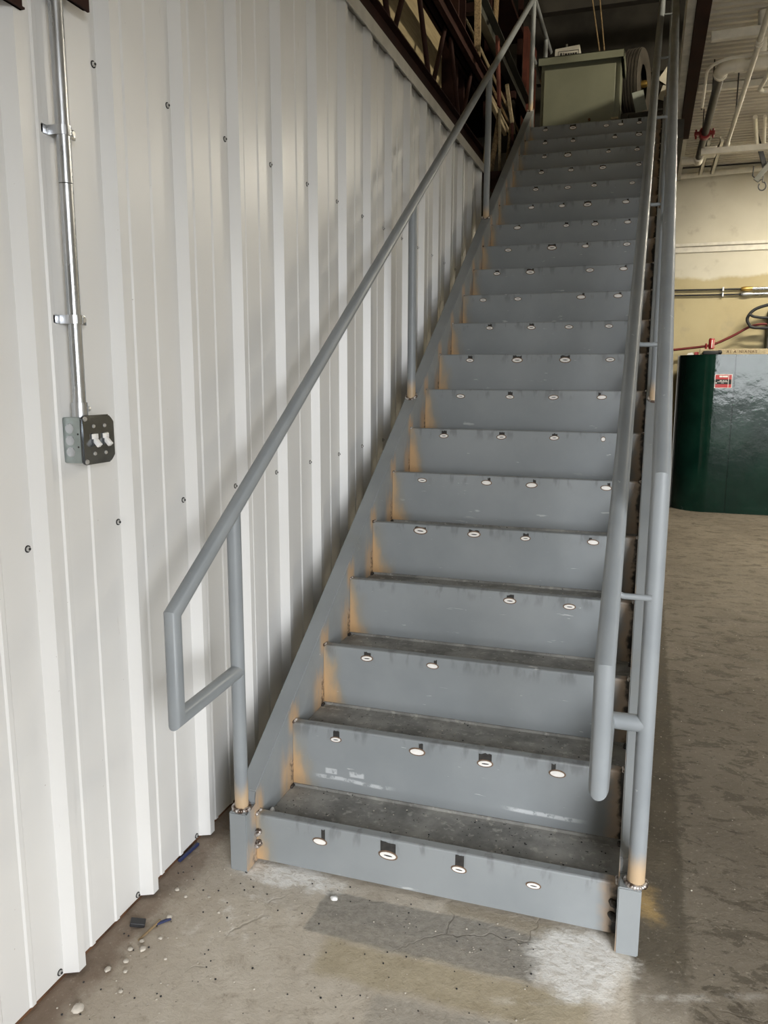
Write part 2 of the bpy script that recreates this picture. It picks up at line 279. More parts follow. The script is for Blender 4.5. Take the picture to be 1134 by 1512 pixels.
M = dict(soffit=plain('pale_grey_board', (0.62, 0.61, 0.57), 0.7),asphalt=plain('asphalt_apron', (0.08, 0.08, 0.077), 0.9),
    riser=paint_mat('grey_primer_riser', 'riser'), stringer=paint_mat('grey_primer_stringer', 'stringer'), pan=paint_mat('dusty_pan_steel', 'pan'),
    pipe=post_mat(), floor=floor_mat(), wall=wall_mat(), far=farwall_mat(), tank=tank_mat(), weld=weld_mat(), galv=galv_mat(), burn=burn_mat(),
    plug=plain('bright_ground_weld', (0.86, 0.83, 0.79), 0.35, 0.0, 0.06, 60), halo=plain('brown_heat_ring', (0.15, 0.095, 0.06), 0.6, 0, 0.3, 60),
    soot=plain('black_soot', (0.028, 0.026, 0.024), 0.8, 0, 0.4, 60),
    screw=plain('screw_head_zinc', (0.62, 0.61, 0.59), 0.35, 0.6), rubber=plain('black_rubber', (0.02, 0.02, 0.021), 0.6),
    brown=plain('red_oxide_steel', (0.036, 0.0165, 0.0135), 0.75, 0, 0.3, 5), rust=plain('rusty_sill', (0.10, 0.045, 0.02), 0.9, 0, 0.5, 9),
    ceil=plain('white_painted_deck', (0.64, 0.60, 0.52), 0.55, 0, 0.12, 3), cream=plain('cream_pipe_paint', (0.86, 0.82, 0.72), 0.45, 0, 0.08),
    trim=plain('offwhite_flashing', (0.50, 0.48, 0.43), 0.4, 0, 0.1), conc=plain('slab_edge_concrete', (0.36, 0.35, 0.33), 0.85, 0, 0.2, 14),
    dark=plain('dark_storage_wall', (0.05, 0.046, 0.04), 0.9, 0, 0.4, 2), roof=plain('dark_roof_sheet', (0.05, 0.046, 0.04), 0.85, 0, 0.3, 2),
    shop=plain('shop_wall_paint', (0.40, 0.37, 0.30), 0.8, 0, 0.1, 2), grill=plain('dark_iron_pipe', (0.045, 0.040, 0.036), 0.45, 0.3, 0.3),
    red=plain('red_coupling_paint', (0.25, 0.018, 0.018), 0.4), ply=wood_mat('plywood_board', (0.25, 0.20, 0.11), (0.34, 0.275, 0.16)),
    lumber=wood_mat('weathered_lumber', (0.17, 0.115, 0.06), (0.36, 0.26, 0.14)), pale=wood_mat('pale_lumber', (0.36, 0.29, 0.18), (0.52, 0.43, 0.28)),
    cab=plain('grey_green_cabinet_paint', (0.215, 0.225, 0.165), 0.5, 0, 0.1, 2.5),
    card=plain('white_carton', (0.62, 0.60, 0.54), 0.7, 0, 0.05), ink=plain('black_ink', (0.02, 0.02, 0.02), 0.6, 0, 0.1),
    tire=plain('tyre_rubber', (0.060, 0.052, 0.042), 0.75, 0, 0.25, 10), brass=plain('brass_fitting', (0.55, 0.36, 0.10), 0.3, 0.9),
    hose=plain('red_hose_rubber', (0.16, 0.016, 0.014), 0.5), cred=plain('red_print', (0.45, 0.03, 0.03), 0.4, 0, 0.1), cwhite=plain('white_print', (0.80, 0.78, 0.74), 0.4, 0, 0.05),
    toggle=plain('white_plastic', (0.85, 0.84, 0.82), 0.3, 0, 0.04), cover=plain('dark_polished_cover', (0.20, 0.21, 0.22), 0.2, 0.9, 0.2, 20),
    stone=plain('pale_stone', (0.55, 0.50, 0.43), 0.8, 0, 0.2, 30), scrap=plain('black_scrap', (0.02, 0.02, 0.022), 0.5), blue=plain('blue_plastic', (0.02, 0.03, 0.10), 0.5),
    steelbeam=plain('grey_channel_steel', (0.085, 0.085, 0.072), 0.5, 0.2, 0.2, 4), oxide=plain('red_brown_sheet', (0.13, 0.035, 0.022), 0.7, 0, 0.3, 4),
    insul=plain('yellow_insulation', (0.34, 0.25, 0.09), 0.95, 0, 0.4, 9), paper=plain('paper_tag', (0.55, 0.52, 0.44), 0.7, 0, 0.08),
    plate=plain('grey_green_plate', (0.24, 0.26, 0.23), 0.5, 0, 0.1), knock=plain('galvanised_knockout', (0.42, 0.47, 0.46), 0.4, 0.6, 0.1, 30))

M['brown'].node_tree.nodes['Principled BSDF'].inputs['Specular IOR Level'].default_value = 0.15
# ------------------------------------------------------------------ geometry helpers
LOC = {}
def link(o): S.collection.objects.link(o); return o
def empty(name, loc, label, cat, group=None):
    o = link(bpy.data.objects.new(name, None)); o.location = loc; o.empty_display_size = 0.1
    LOC[o] = Vector(loc); return tag(o, label, cat, group)
def tag(o, label, cat=None, group=None):
    o['label'] = label
    if cat: o['category'] = cat
    if group: o['group'] = group
    return o
def build(name, bm, mat, parent=None, loc=None, smooth=False):
    """bm is in world coordinates; the object's origin goes to loc (default: parent's origin)."""
    base = LOC.get(parent, Vector((0, 0, 0))) if parent else Vector((0, 0, 0))
    loc = Vector(loc) if loc is not None else (base if parent else Vector((0, 0, 0)))
    bmesh.ops.translate(bm, verts=bm.verts, vec=-loc)
    bmesh.ops.recalc_face_normals(bm, faces=bm.faces)
    me = bpy.data.meshes.new(name); bm.to_mesh(me); bm.free()
    for m in (mat if isinstance(mat, (list, tuple)) else [mat]): me.materials.append(M[m])
    if smooth:
        for p in me.polygons: p.use_smooth = True
        if smooth != 'all': me.set_sharp_from_angle(angle=math.radians(40))
    o = link(bpy.data.objects.new(name, me)); o.location = loc - base; LOC[o] = loc
    if parent: o.parent = parent
    return o
def inst(name, src, parent, loc):
    o = link(bpy.data.objects.new(name, src.data)); o.parent = parent; o.location = Vector(loc) - LOC[parent]; LOC[o] = Vector(loc); return o
def struct(name, bm, mat, label, smooth=False):
    o = build(name, bm, mat, smooth=smooth); o['kind'] = 'structure'; o['label'] = label; return o
def BM(): return bmesh.new()
def box(bm, x0, x1, y0, y1, z0, z1, bev=0.0, mi=0, mat=None):
    r = bmesh.ops.create_cube(bm, size=1.0); vs = r['verts']
    for v in vs: v.co = Vector(((x0+x1)/2 + v.co.x*(x1-x0), (y0+y1)/2 + v.co.y*(y1-y0), (z0+z1)/2 + v.co.z*(z1-z0)))
    fs = set(f for v in vs for f in v.link_faces)
    for f in fs: f.material_index = mi
    if bev:
        es = list(set(e for v in vs for e in v.link_edges))
        q = bmesh.ops.bevel(bm, geom=es, offset=bev, segments=2, affect='EDGES', profile=0.5)
        vs = list(set(v for f in q['faces'] for v in f.verts) | set(v for v in vs if v.is_valid))
        for f in q['faces']: f.material_index = mi
    if mat is not None:
        vs = [v for v in vs if v.is_valid]
        bmesh.ops.transform(bm, matrix=mat, verts=vs)
    return vs
def prism(bm, poly, axis, a, b, mi=0):
    """extrude a polygon of 2D points; axis 'x': (y,z), 'y': (x,z), 'z': (x,y)"""
    def mk(p, t):
        return {'x': (t, p[0], p[1]), 'y': (p[0], t, p[1]), 'z': (p[0], p[1], t)}[axis]
    A = [bm.verts.new(mk(p, a)) for p in poly]; B = [bm.verts.new(mk(p, b)) for p in poly]
    n = len(poly); fs = [bm.faces.new(A[::-1]), bm.faces.new(B)]
    for i in range(n): fs.append(bm.faces.new((A[i], A[(i+1) % n], B[(i+1) % n], B[i])))
    for f in fs: f.material_index = mi
def tube(bm, pts, r, seg=16, cap=True, mi=0, mitre=True):
    pts = [Vector(p) for p in pts]; n = len(pts); rings = []
    dirs = [(pts[i+1]-pts[i]).normalized() for i in range(n-1)]
    ref = Vector((0, 0, 1)) if abs(dirs[0].z) < 0.9 else Vector((0, 1, 0))
    u = (ref - dirs[0]*ref.dot(dirs[0])).normalized()
    for i in range(n):
        if i > 0:
            q = dirs[i-1].rotation_difference(dirs[min(i, n-2)]) if i < n-1 else None
        d = dirs[0] if i == 0 else dirs[i-1]
        rr = r[i] if isinstance(r, (list, tuple)) else r
        w = d.cross(u)
        ring = [pts[i] + (u*math.cos(2*PI*k/seg) + w*math.sin(2*PI*k/seg))*rr for k in range(seg)]
        if 0 < i < n-1:
            pn = (dirs[i-1] + dirs[i]).normalized(); dd = dirs[i-1]
            ring = [p + dd*((pts[i]-p).dot(pn)/dd.dot(pn)) for p in ring]
            u = q @ u
        rings.append([bm.verts.new(p) for p in ring])
    for i in range(n-1):
        for k in range(seg):
            f = bm.faces.new((rings[i][k], rings[i][(k+1) % seg], rings[i+1][(k+1) % seg], rings[i+1][k])); f.material_index = mi
    if cap:
        for rg in (rings[0][::-1], rings[-1]): f = bm.faces.new(rg); f.material_index = mi
def ball(bm, c, r, su=12, sv=8, sc=(1, 1, 1), mi=0):
    q = bmesh.ops.create_uvsphere(bm, u_segments=su, v_segments=sv, radius=r)
    for v in q['verts']: v.co = Vector((v.co.x*sc[0], v.co.y*sc[1], v.co.z*sc[2])) + Vector(c)
    for f in set(f for v in q['verts'] for f in v.link_faces): f.material_index = mi
    return q['verts']
def arc(c, r, a0, a1, n, pl='xy', t=0.0):
    o = []
    for i in range(n+1):
        a = math.radians(a0 + (a1-a0)*i/n); p, q = c[0]+r*math.cos(a), c[1]+r*math.sin(a)
        o.append({'xy': (p, q, t), 'yz': (t, p, q), 'xz': (p, t, q)}[pl])
    return o
def disc_oval(bm, cx, cz, y, rx, rz, mi, n=18, thick=0.0015, ang=0.0):
    c, s = math.cos(ang), math.sin(ang)
    poly = [(cx + rx*math.cos(2*PI*k/n)*c - rz*math.sin(2*PI*k/n)*s, cz + rx*math.cos(2*PI*k/n)*s + rz*math.sin(2*PI*k/n)*c) for k in range(n)]
    prism(bm, poly, 'y', y, y-thick, mi)

# ================================================================== setting
PANX = -0.235; XR = 5.8; YF = 8.2; YB = -3.6; CZ = 3.85; RZ = 6.6
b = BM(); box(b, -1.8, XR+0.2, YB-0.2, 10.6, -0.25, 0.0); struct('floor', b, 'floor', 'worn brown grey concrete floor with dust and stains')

# ribbed metal wall
b = BM(); box(b, -0.30, -0.262, -3.6, 4.22, 0.004, 3.02)
wl = struct('wall_left', b, 'rust', 'white ribbed steel wall panels beside the stairs')
PER = 0.317; S0 = -0.278
def rib_profile(s):   # (y, x) steps for one period that starts at screw line s-0.02
    px = PANX
    return [(s-0.020, px), (s+0.014, px), (s+0.030, px+0.033), (s+0.055, px+0.033), (s+0.071, px),
            (s+0.112, px), (s+0.117, px+0.004), (s+0.129, px+0.004), (s+0.134, px),
            (s+0.214, px), (s+0.219, px+0.004), (s+0.231, px+0.004), (s+0.236, px)]
def panel(k0, n):
    b = BM(); pts = []
    for k in range(k0, k0+n): pts += rib_profile(S0 + k*PER)
    pts.append((S0 + (k0+n)*PER - 0.020, PANX))
    y_end = 4.24
    pts = [p for p in pts if p[0] <= y_end]
    z0, z1 = 0.010, 3.03
    fr = [(b.verts.new((p[1], p[0], z0)), b.verts.new((p[1], p[0], z1))) for p in pts]
    bk = [(b.verts.new((p[1]-0.0012, p[0], z0)), b.verts.new((p[1]-0.0012, p[0], z1))) for p in pts]
    for i in range(len(pts)-1):
        b.faces.new((fr[i][0], fr[i+1][0], fr[i+1][1], fr[i][1])); b.faces.new((bk[i][0], bk[i][1], bk[i+1][1], bk[i+1][0]))
        b.faces.new((fr[i][0], bk[i][0], bk[i+1][0], fr[i+1][0])); b.faces.new((fr[i][1], fr[i+1][1], bk[i+1][1], bk[i][1]))
    b.faces.new((fr[0][0], fr[0][1], bk[0][1], bk[0][0])); b.faces.new((fr[-1][0], bk[-1][0], bk[-1][1], fr[-1][1]))
    return build('panel', b, 'wall', wl)
b = BM()
tube(b, [(0, 0, 0), (0.0015, 0, 0)], 0.0085, 14, mi=1); tube(b, [(0.0015, 0, 0), (0.006, 0, 0)], [0.0062, 0.005], 6)
tube(b, [(0.006, 0, 0), (0.0075, 0, 0)], [0.0035, 0.003], 8, mi=1)
screw_src = None
for k0 in range(-9, 15, 3):
    pn = panel(k0, 3)
    if k0 < -3: continue
    for k in range(k0, k0+3):
        for z in (0.022, 1.105 + 0.022*(S0+k*PER+0.3), 2.215):
            y = S0 + k*PER + random.uniform(-0.004, 0.004)
            if y > 4.15: continue
            loc = (PANX, y, z + random.uniform(-0.004, 0.004))
            if screw_src is None:
                bmesh.ops.translate(b, verts=b.verts, vec=Vector(loc)); screw_src = build('screw', b, ['screw', 'rubber'], pn, loc=loc, smooth=True)
            else: inst('screw', screw_src, pn, loc)
# flashing along the panel tops
b = BM(); box(b, -0.262, -0.190, -2.5, 4.26, 3.035, 3.060); box(b, -0.194, -0.188, -2.5, 4.26, 3.000, 3.060)
struct('trim_1', b, 'trim', 'off-white steel flashing along the top of the ribbed wall')
b = BM(); box(b, -0.262, -0.236, -3.6, 4.2, 0.0, 0.014); struct('baseboard_left', b, 'rust', 'rusty sill under the ribbed wall panels')

b = BM(); box(b, -30, 40, -60, YB-0.2, -0.25, -0.005); struct('ground_outside', b, 'asphalt', 'dark asphalt apron outside the vehicle door')
# far shop wall
b = BM(); box(b, 1.20, XR, YF, YF+0.2, 0, CZ)
wf = struct('wall_far', b, 'far', 'beige painted wall behind the green tank')
b = BM(); box(b, 1.2, XR, YF-0.045, YF, 2.985, 3.02, 0.004); box(b, 1.2, XR, YF-0.020, YF, 2.92, 2.985)
struct('trim_2', b, 'cream', 'cream ledge running across the beige wall')
# shop wall on the right with the big door, wall behind the camera
b = BM(); box(b, XR, XR+0.2, YB-0.2, 10.6, 0, RZ); struct('wall_right', b, 'shop', 'plain shop wall at the far side of the shop')
b = BM(); box(b, -1.6, 2.10, YB-0.2, YB, 0, RZ); box(b, 4.80, XR, YB-0.2, YB, 0, RZ); box(b, 2.10, 4.80, YB-0.2, YB, 2.70, RZ); struct('wall_back', b, 'shop', 'plain shop wall with the open vehicle door opposite the stairs')
b = BM(); box(b, -1.8, -1.6, YB-0.2, 10.6, 0, RZ); struct('wall_storage_side', b, 'dark', 'dark wall behind the storage mezzanine')
b = BM(); box(b, -1.6, XR+0.2, 10.4, 10.6, 0, RZ); struct('wall_storage_end', b, 'dark', 'dark end wall of the storage mezzanine')
b = BM(); box(b, -1.8, XR+0.4, YB-0.2, 10.6, RZ, RZ+0.1); struct('ceiling_roof', b, 'roof', 'dark roof high above the stairs')
# plywood sheeting behind the joist above the ribbed wall
b = BM(); box(b, -0.50, -0.48, -3.6, 4.02, 3.02, RZ); struct('wall_upper', b, 'ply', 'tan plywood wall above the ribbed panels')

# corrugated deck over the shop
b = BM(); Y0, Y1 = -1.2, YF; per = 0.088; prof = []
n = int((Y1-Y0)/per)
for i in range(n):
    y = Y0 + i*per
    prof += [(y, CZ), (y+0.036, CZ), (y+0.044, CZ+0.040), (y+0.080, CZ+0.040)]
prof.append((Y0+n*per, CZ))
A = [b.verts.new((1.31, y, z)) for y, z in prof]; B = [b.verts.new((XR, y, z)) for y, z in prof]
for i in range(len(prof)-1): b.faces.new((A[i], B[i], B[i+1], A[i+1]))
struct('ceiling', b, 'ceil', 'white corrugated steel deck over the shop')
b = BM(); box(b, 1.195, XR, Y0, 8.4, CZ+0.042, CZ+0.17); struct('floor_upper_slab', b, 'conc', 'grey concrete slab over the corrugated deck')
b = BM(); box(b, 1.172, 1.222, Y0, 6.9, 3.715, CZ+0.17); struct('trim_soffit', b, 'soffit', 'pale grey edge board along the brown beam')
b = BM()
box(b, 1.225, 1.31, Y0, 6.42, 3.70, 3.715); box(b, 1.225, 1.31, Y0, 6.42, 3.835, CZ+0.041); box(b, 1.262, 1.274, Y0, 6.42, 3.715, 3.835)
for k in range(22):
    y = 0.6+k*0.27; box(b, 1.232, 1.262, y, y+0.012, 3.715, 3.835)
struct('trim_beam', b, 'brown', 'red-brown steel edge beam beside the top of the stairs')
b = BM(); box(b, 1.235, 1.30, 6.42, YF, 3.72, CZ+0.02); struct('trim_beam_end', b, 'trim', 'pale end length of the edge beam near the far wall')
# upper landing floor
b = BM(); box(b, -1.6, 1.235, 19*G+0.03, 10.4, 3.40, 3.545); struct('floor_landing', b, 'roof', 'dark storage floor at the head of the stairs')

# ================================================================== staircase
st = empty('steel_staircase', (W/2, 0, 0), 'grey primed steel staircase with open pan steps and pipe handrails', 'staircase')
NS = 20
def nos(n): return (n-1)*G, Z1 + (n-1)*RISE
def riser_bm(h, bottom):
    y, z = 0.0, 0.0; t = 0.005; r = 0.006
    poly = [(0, bottom), (0, -r), (0.0018, -0.0018), (r, 0), (0.032, 0), (0.034, -0.002), (0.034, -t), (r+t, -t), (t, -r-t), (t, bottom)]
    b = BM(); prism(b, poly, 'x', 0.001, W-0.001); return b
b = riser_bm(0, -Z1+0.012); y, z = nos(1); bmesh.ops.translate(b, verts=b.verts, vec=(0, y, z))
r1 = build('riser', b, 'riser', st, loc=(0, y, z))
b = riser_bm(0, -RISE-0.045); y, z = nos(2); bmesh.ops.translate(b, verts=b.verts, vec=(0, y, z))
rs = build('riser', b, 'riser', st, loc=(0, y, z)); risers = {1: r1, 2: rs}
b = BM(); box(b, 0.001, W-0.001, 0.005, G, -0.050, -0.045); box(b, 0.001, W-0.001, G-0.006, G-0.0005, -0.046, -0.036)
y, z = nos(1); bmesh.ops.translate(b, verts=b.verts, vec=(0, y, z)); pan = build('tread_pan', b, 'pan', st, loc=(0, y, z))
for n in range(2, NS+1):
    y, z = nos(n)
    if n > 2: risers[n] = inst('riser', rs, st, (0, y, z))
    inst('tread_pan', pan, st, (0, y, z))

# plug welds: x along the step, drop below the nosing, soot (0 none, 1 narrow right, 2 middle, 3 wide, 4 narrow left, 5 small dot)
WELDS = {
    1:[(0.212, 0.049, 1), (0.426, 0.05, 3), (0.636, 0.05, 2), (0.845, 0.054, 0)],
    2:[(0.156, 0.038, 2), (0.434, 0.037, 1), (0.653, 0.041, 3), (0.873, 0.038, 4)],
    3:[(0.168, 0.032, 2), (0.41, 0.031, 1)],
    4:[(0.629, 0.031, 2), (0.844, 0.033, 0)],
    5:[(0.209, 0.026, 3), (0.434, 0.026, 3), (0.641, 0.029, 2), (0.901, 0.027, 4)],
    6:[(0.139, 0.032, 0), (0.428, 0.03, 1), (0.622, 0.032, 1), (0.928, 0.03, 1)],
    7:[(0.167, 0.033, 2), (0.44, 0.031, 2), (0.68, 0.029, 2), (0.894, 0.029, 5)],
    8:[(0.182, 0.033, 0), (0.429, 0.034, 2), (0.64, 0.034, 0), (0.865, 0.031, 4)],
    9:[(0.167, 0.031, 2), (0.417, 0.031, 3), (0.661, 0.031, 3), (0.883, 0.03, 0)],
    10:[(0.216, 0.029, 2), (0.446, 0.03, 2), (0.648, 0.03, 0), (0.856, 0.029, 0)],
    11:[(0.121, 0.031, 0), (0.325, 0.03, 0), (0.683, 0.029, 1), (0.884, 0.028, 1)],
    12:[(0.149, 0.029, 2), (0.353, 0.028, 3), (0.705, 0.029, 0), (0.897, 0.028, 1)],
    13:[(0.168, 0.031, 0), (0.445, 0.029, 3), (0.652, 0.028, 1), (0.9, 0.028, 0)],
    14:[(0.179, 0.027, 1), (0.501, 0.03, 2), (0.685, 0.03, 2), (0.889, 0.029, 1)],
    15:[(0.229, 0.028, 1), (0.439, 0.029, 1), (0.611, 0.031, 3), (0.862, 0.029, 1)],
    16:[(0.217, 0.029, 2), (0.445, 0.03, 0), (0.629, 0.028, 2), (0.888, 0.029, 0)],
    17:[(0.217, 0.03, 2), (0.436, 0.027, 2), (0.666, 0.027, 3), (0.92, 0.025, 2)],
    18:[(0.2, 0.029, 2), (0.38, 0.029, 3), (0.685, 0.028, 2), (0.895, 0.029, 2)],
    19:[(0.165, 0.032, 2), (0.389, 0.033, 2), (0.713, 0.032, 2), (0.896, 0.028, 3)],
    20:[(0.129, 0.033, 2), (0.357, 0.035, 3), (0.627, 0.041, 0), (0.742, 0.041, 1), (0.887, 0.042, 2)],
}
b = BM()
for n, lst in WELDS.items():
    y, z = nos(n)
    for (x, dz, s) in lst:
        rx = {0: 0.0190, 1: 0.0205, 2: 0.0185, 3: 0.0235, 4: 0.0205, 5: 0.009}[s]*random.uniform(0.9, 1.1); rz = rx*0.42 if s != 5 else rx
        ang = random.uniform(-0.06, 0.06)
        b = BM()
        disc_oval(b, x, z-dz, y-0.0004, rx*1.22, rz*1.45, 0, 20, 0.0008, ang)
        disc_oval(b, x, z-dz, y-0.0010, rx, rz, 1, 20, 0.0022, ang)
        if s in (0, 2, 3): disc_oval(b, x+0.001, z-dz, y-0.0030, rx*0.55, rz*0.22, 2, 10, 0.0006, ang)
        build('plug_weld', b, ['halo', 'plug', 'soot'], risers[n], loc=(x, y, z-dz), smooth=True)
        if s in (1, 2, 3, 4):
            w0, w1 = {1: (0.25, 0.85), 2: (-0.55, 0.75), 3: (-0.95, 0.95), 4: (-0.85, -0.25)}[s]
            b = BM(); k = 6; zt = z-0.006; zb = z-dz
            poly = [(x+rx*(w0+(w1-w0)*i/k), zb + (0 if 0 < i < k else rz*0.5)) for i in range(k+1)]
            poly += [(x+rx*(w0+(w1-w0)*i/k), zt - random.uniform(0, 0.006)) for i in range(k, -1, -1)]
            prism(b, poly, 'y', y-0.0003, y-0.0008); build('soot_mark', b, 'soot', risers[n], loc=(x, y, z-dz))

# stringers
SL = RISE/G; TOPD = 0.068
def ztop(y): return Z1 + SL*y + TOPD
def stringer(x0, x1, name='stringer'):
    ys = -0.060; yt = 19*G+0.20
    zb = lambda y: ztop(y) - 0.36
    yb = (0.36-TOPD-Z1)/SL
    poly = [(ys, 0.0), (ys, 0.190), (0.006, 0.190), (0.006, ztop(0.006)), (yt, ztop(yt)), (yt, zb(yt)), (yb, 0.0)]
    b = BM(); prism(b, poly, 'x', x0, x1)
    es = [e for e in b.edges]
    bmesh.ops.bevel(b, geom=es, offset=0.003, segments=2, affect='EDGES')
    return build(name, b, 'stringer', st, smooth=True)
XL0, XL1, XR0, XR1 = -0.058, 0.0, W, W+0.058
sl = stringer(XL0, XL1); sr = stringer(XR0, XR1)
# weld beads where steps meet the stringers
def bead(name, pts, r, par, mat='weld'):
    b = BM()
    for i, p in enumerate(pts): ball(b, p, r*random.uniform(0.8, 1.2), 8, 6, (1, 1, 1))
    c = sum((Vector(p) for p in pts), Vector())/len(pts)
    return build(name, b, mat, par, loc=c, smooth='all')
for n in range(1, NS+1):
    y, z = nos(n)
    for x, par in ((0.003, sl), (W-0.003, sr)):
        bead('weld_bead', [(x, y+0.002+0.006*i, z-0.001+0.001*random.random()) for i in range(5)], 0.0055, par)
        if n < 12:
            bead('weld_bead', [(x, y+G-0.004-0.006*i, z-0.042) for i in range(4)] , 0.006, par, 'burn')
for x, par, mt in ((0.004, sl, 'weld'), (W-0.006, sr, 'burn')):
    for zz in (0.060, 0.098):
        bead('weld_bead', [(x + (0.004*i if x < 0.5 else -0.004*i), -0.003, zz+0.004*i) for i in range(3)], 0.010, par, mt)
b = BM(); ball(b, (0.012, 0.085, 0.118), 0.016, 10, 8, (0.45, 1, 1.2)); build('weld_bead', b, 'toggle', sl, loc=(0.012, 0.085, 0.118), smooth='all')

# ---- handrails
RP = 0.0215
def railz(y, y0, z0): return z0 + SL*(y-y0)
def weld_ring(x, y, z, par, r=RP, tilt=0.0):
    b = BM()
    for k in range(22):
        a = 2*PI*k/22; ball(b, (x+(r+0.003)*math.cos(a), y+(r+0.003)*math.sin(a), z + tilt*(r+0.003)*math.sin(a)), 0.0068*random.uniform(0.8, 1.25), 8, 6)
    build('weld_bead', b, 'weld', par, loc=(x, y, z), smooth='all')
PY = [-0.030, 1.765, 3.53, 5.40]
XH = -0.030; YE, ZE = -0.352, 0.893
ZTOP = railz(5.40, YE, ZE)
b = BM()
tube(b, [(XH, -0.034, 0.628), (XH, YE, 0.614), (XH, YE, ZE), (XH, 5.40, ZTOP), (XH, 6.60, ZTOP)], RP, 24)
hl = build('handrail', b, 'pipe', st, smooth=True); tag(hl, 'grey pipe handrail with a returned loop beside the ribbed wall')
for y in PY:
    b = BM(); zb = 0.190 if y < 0 else ztop(y)-0.01
    tube(b, [(XH, y, zb), (XH, y, railz(y, YE, ZE))], RP-0.001, 24); build('post', b, 'pipe', hl, loc=(XH, y, zb), smooth=True)
    weld_ring(XH, y, 0.194 if y < 0 else ztop(y)+0.002, hl, tilt=0 if y < 0 else SL)
b = BM(); tube(b, [(XH, 6.25, 3.545), (XH, 6.25, ZTOP)], RP-0.001, 20); build('post', b, 'pipe', hl, loc=(XH, 6.25, 3.545), smooth=True)
b = BM(); tube(b, [(XH, 5.42, 4.22), (XH, 6.60, 4.22)], 0.017, 16); build('mid_rail', b, 'pipe', hl, loc=(XH, 5.42, 4.22), smooth=True)
# right guard
XG, ZG = 1.109, 1.250
b = BM()
tube(b, [(XG, -0.030, 0.190), (XG, -0.030, ZG), (XG, 5.40, railz(5.40, -0.03, ZG)), (XG, 6.6, railz(5.40, -0.03, ZG))], RP+0.0005, 24)
gr = build('guard_rail', b, 'pipe', st, smooth=True); tag(gr, 'tall grey pipe guard rail on the open side of the stairs')
weld_ring(XG, -0.030, 0.194, gr)
for y in PY[1:]:
    b = BM(); tube(b, [(XG-0.012, y, ztop(y)-0.01), (XG-0.012, y, railz(y, -0.03, ZG))], RP-0.003, 20); build('post', b, 'pipe', gr, loc=(XG-0.012, y, ztop(y)), smooth=True)
    weld_ring(XG-0.012, y, ztop(y)+0.002, gr, RP-0.003, SL)
XI = 1.014
b = BM(); zm = lambda y: railz(y, YE, 0.882) - 0.085
tube(b, [(1.103, -0.03, zm(-0.03)), (1.103, 5.40, zm(5.40))], 0.013, 14); build('mid_rail', b, 'pipe', gr, loc=(1.103, -0.03, zm(-0.03)), smooth=True)
b = BM(); ze = 0.882
tube(b, [(XG, -0.030, 0.628), (XI, -0.030, 0.628), (XI, YE, 0.612), (XI, YE, ze), (XI, 5.40, railz(5.40, YE, ze)), (XI, 6.0, railz(5.40, YE, ze))], RP, 24)
hr = build('handrail', b, 'pipe', st, smooth=True); tag(hr, 'inner grey pipe handrail bracketed off the guard rail')
for y in (-0.135, 0.80, 1.76, 2.72, 3.68, 4.64):
    b = BM(); z = railz(y, YE, ze)-0.05; zc = z
    tube(b, [(1.103, y+0.02, zc)] + [(1.040, y+0.02, zc), (1.024, y+0.02, zc+0.006), (XI, y+0.02, zc+0.05)], 0.0075, 10)
    build('bracket', b, 'pipe', hr, loc=(1.103, y, zc), smooth=True)

# ================================================================== wall electrics
CY, CX = -0.4325, PANX+0.030
cn = empty('electrical_conduit', (CX, CY, 1.385), 'galvanised steel conduit running down the ribbed wall to the switch box', 'conduit')
b = BM(); tube(b, [(CX, CY, 1.40), (CX, CY, 1.905)], 0.0152, 20); build('pipe', b, 'galv', cn, smooth=True)
b = BM(); tube(b, [(CX, CY, 1.907), (CX, CY, 3.2)], 0.0158, 20); build('pipe', b, 'galv', cn, smooth=True)
for z in (1.608, 2.018):
    b = BM(); r0 = 0.0185
    for s in range(12):
        a0, a1 = PI*s/12 - PI/2, PI*(s+1)/12 - PI/2
        poly = [(CX+r0*math.cos(a0), CY+r0*math.sin(a0)), (CX+r0*math.cos(a1), CY+r0*math.sin(a1)), (CX+(r0-0.002)*math.cos(a1), CY+(r0-0.002)*math.sin(a1)), (CX+(r0-0.002)*math.cos(a0), CY+(r0-0.002)*math.sin(a0))]
        prism(b, poly, 'z', z-0.010, z+0.010)
    for sg in (-1, 1):
        box(b, PANX, CX, min(CY+sg*r0, CY+sg*(r0-0.002)), max(CY+sg*r0, CY+sg*(r0-0.002)), z-0.010, z+0.010)
    box(b, PANX+0.0005, PANX+0.004, CY-0.040, CY-r0+0.001, z-0.010, z+0.010, 0.001); box(b, CX-0.004, CX+0.001, CY+r0-0.001, CY+0.040, z-0.011, z+0.011, 0.001)
    sp = build('strap', b, 'galv', cn, loc=(CX, CY, z), smooth=True)
    b = BM(); tube(b, [(CX-0.01, CY+0.024, z), (CX+0.008, CY+0.024, z)], 0.0035, 8); tube(b, [(CX+0.006, CY+0.024, z), (CX+0.010, CY+0.024, z)], 0.006, 6)
    build('screw', b, 'screw', sp, loc=(CX, CY+0.024, z), smooth=True)
b = BM(); tube(b, [(CX, CY, 1.384), (CX, CY, 1.418)], 0.0185, 18); cp = build('connector', b, 'galv', cn, smooth=True)
b = BM(); tube(b, [(CX, CY+0.017, 1.402), (CX, CY+0.030, 1.402)], 0.0035, 8); tube(b, [(CX, CY+0.027, 1.402), (CX, CY+0.033, 1.402)], 0.0062, 8); build('screw', b, 'screw', cp, smooth=True)
BY0, BY1, BZ0, BZ1, BX1 = -0.462, -0.350, 1.276, 1.384, PANX+0.050
eb = empty('switch_box', (PANX, (BY0+BY1)/2, BZ0), 'galvanised steel switch box with two white toggles on the ribbed wall', 'switch box')
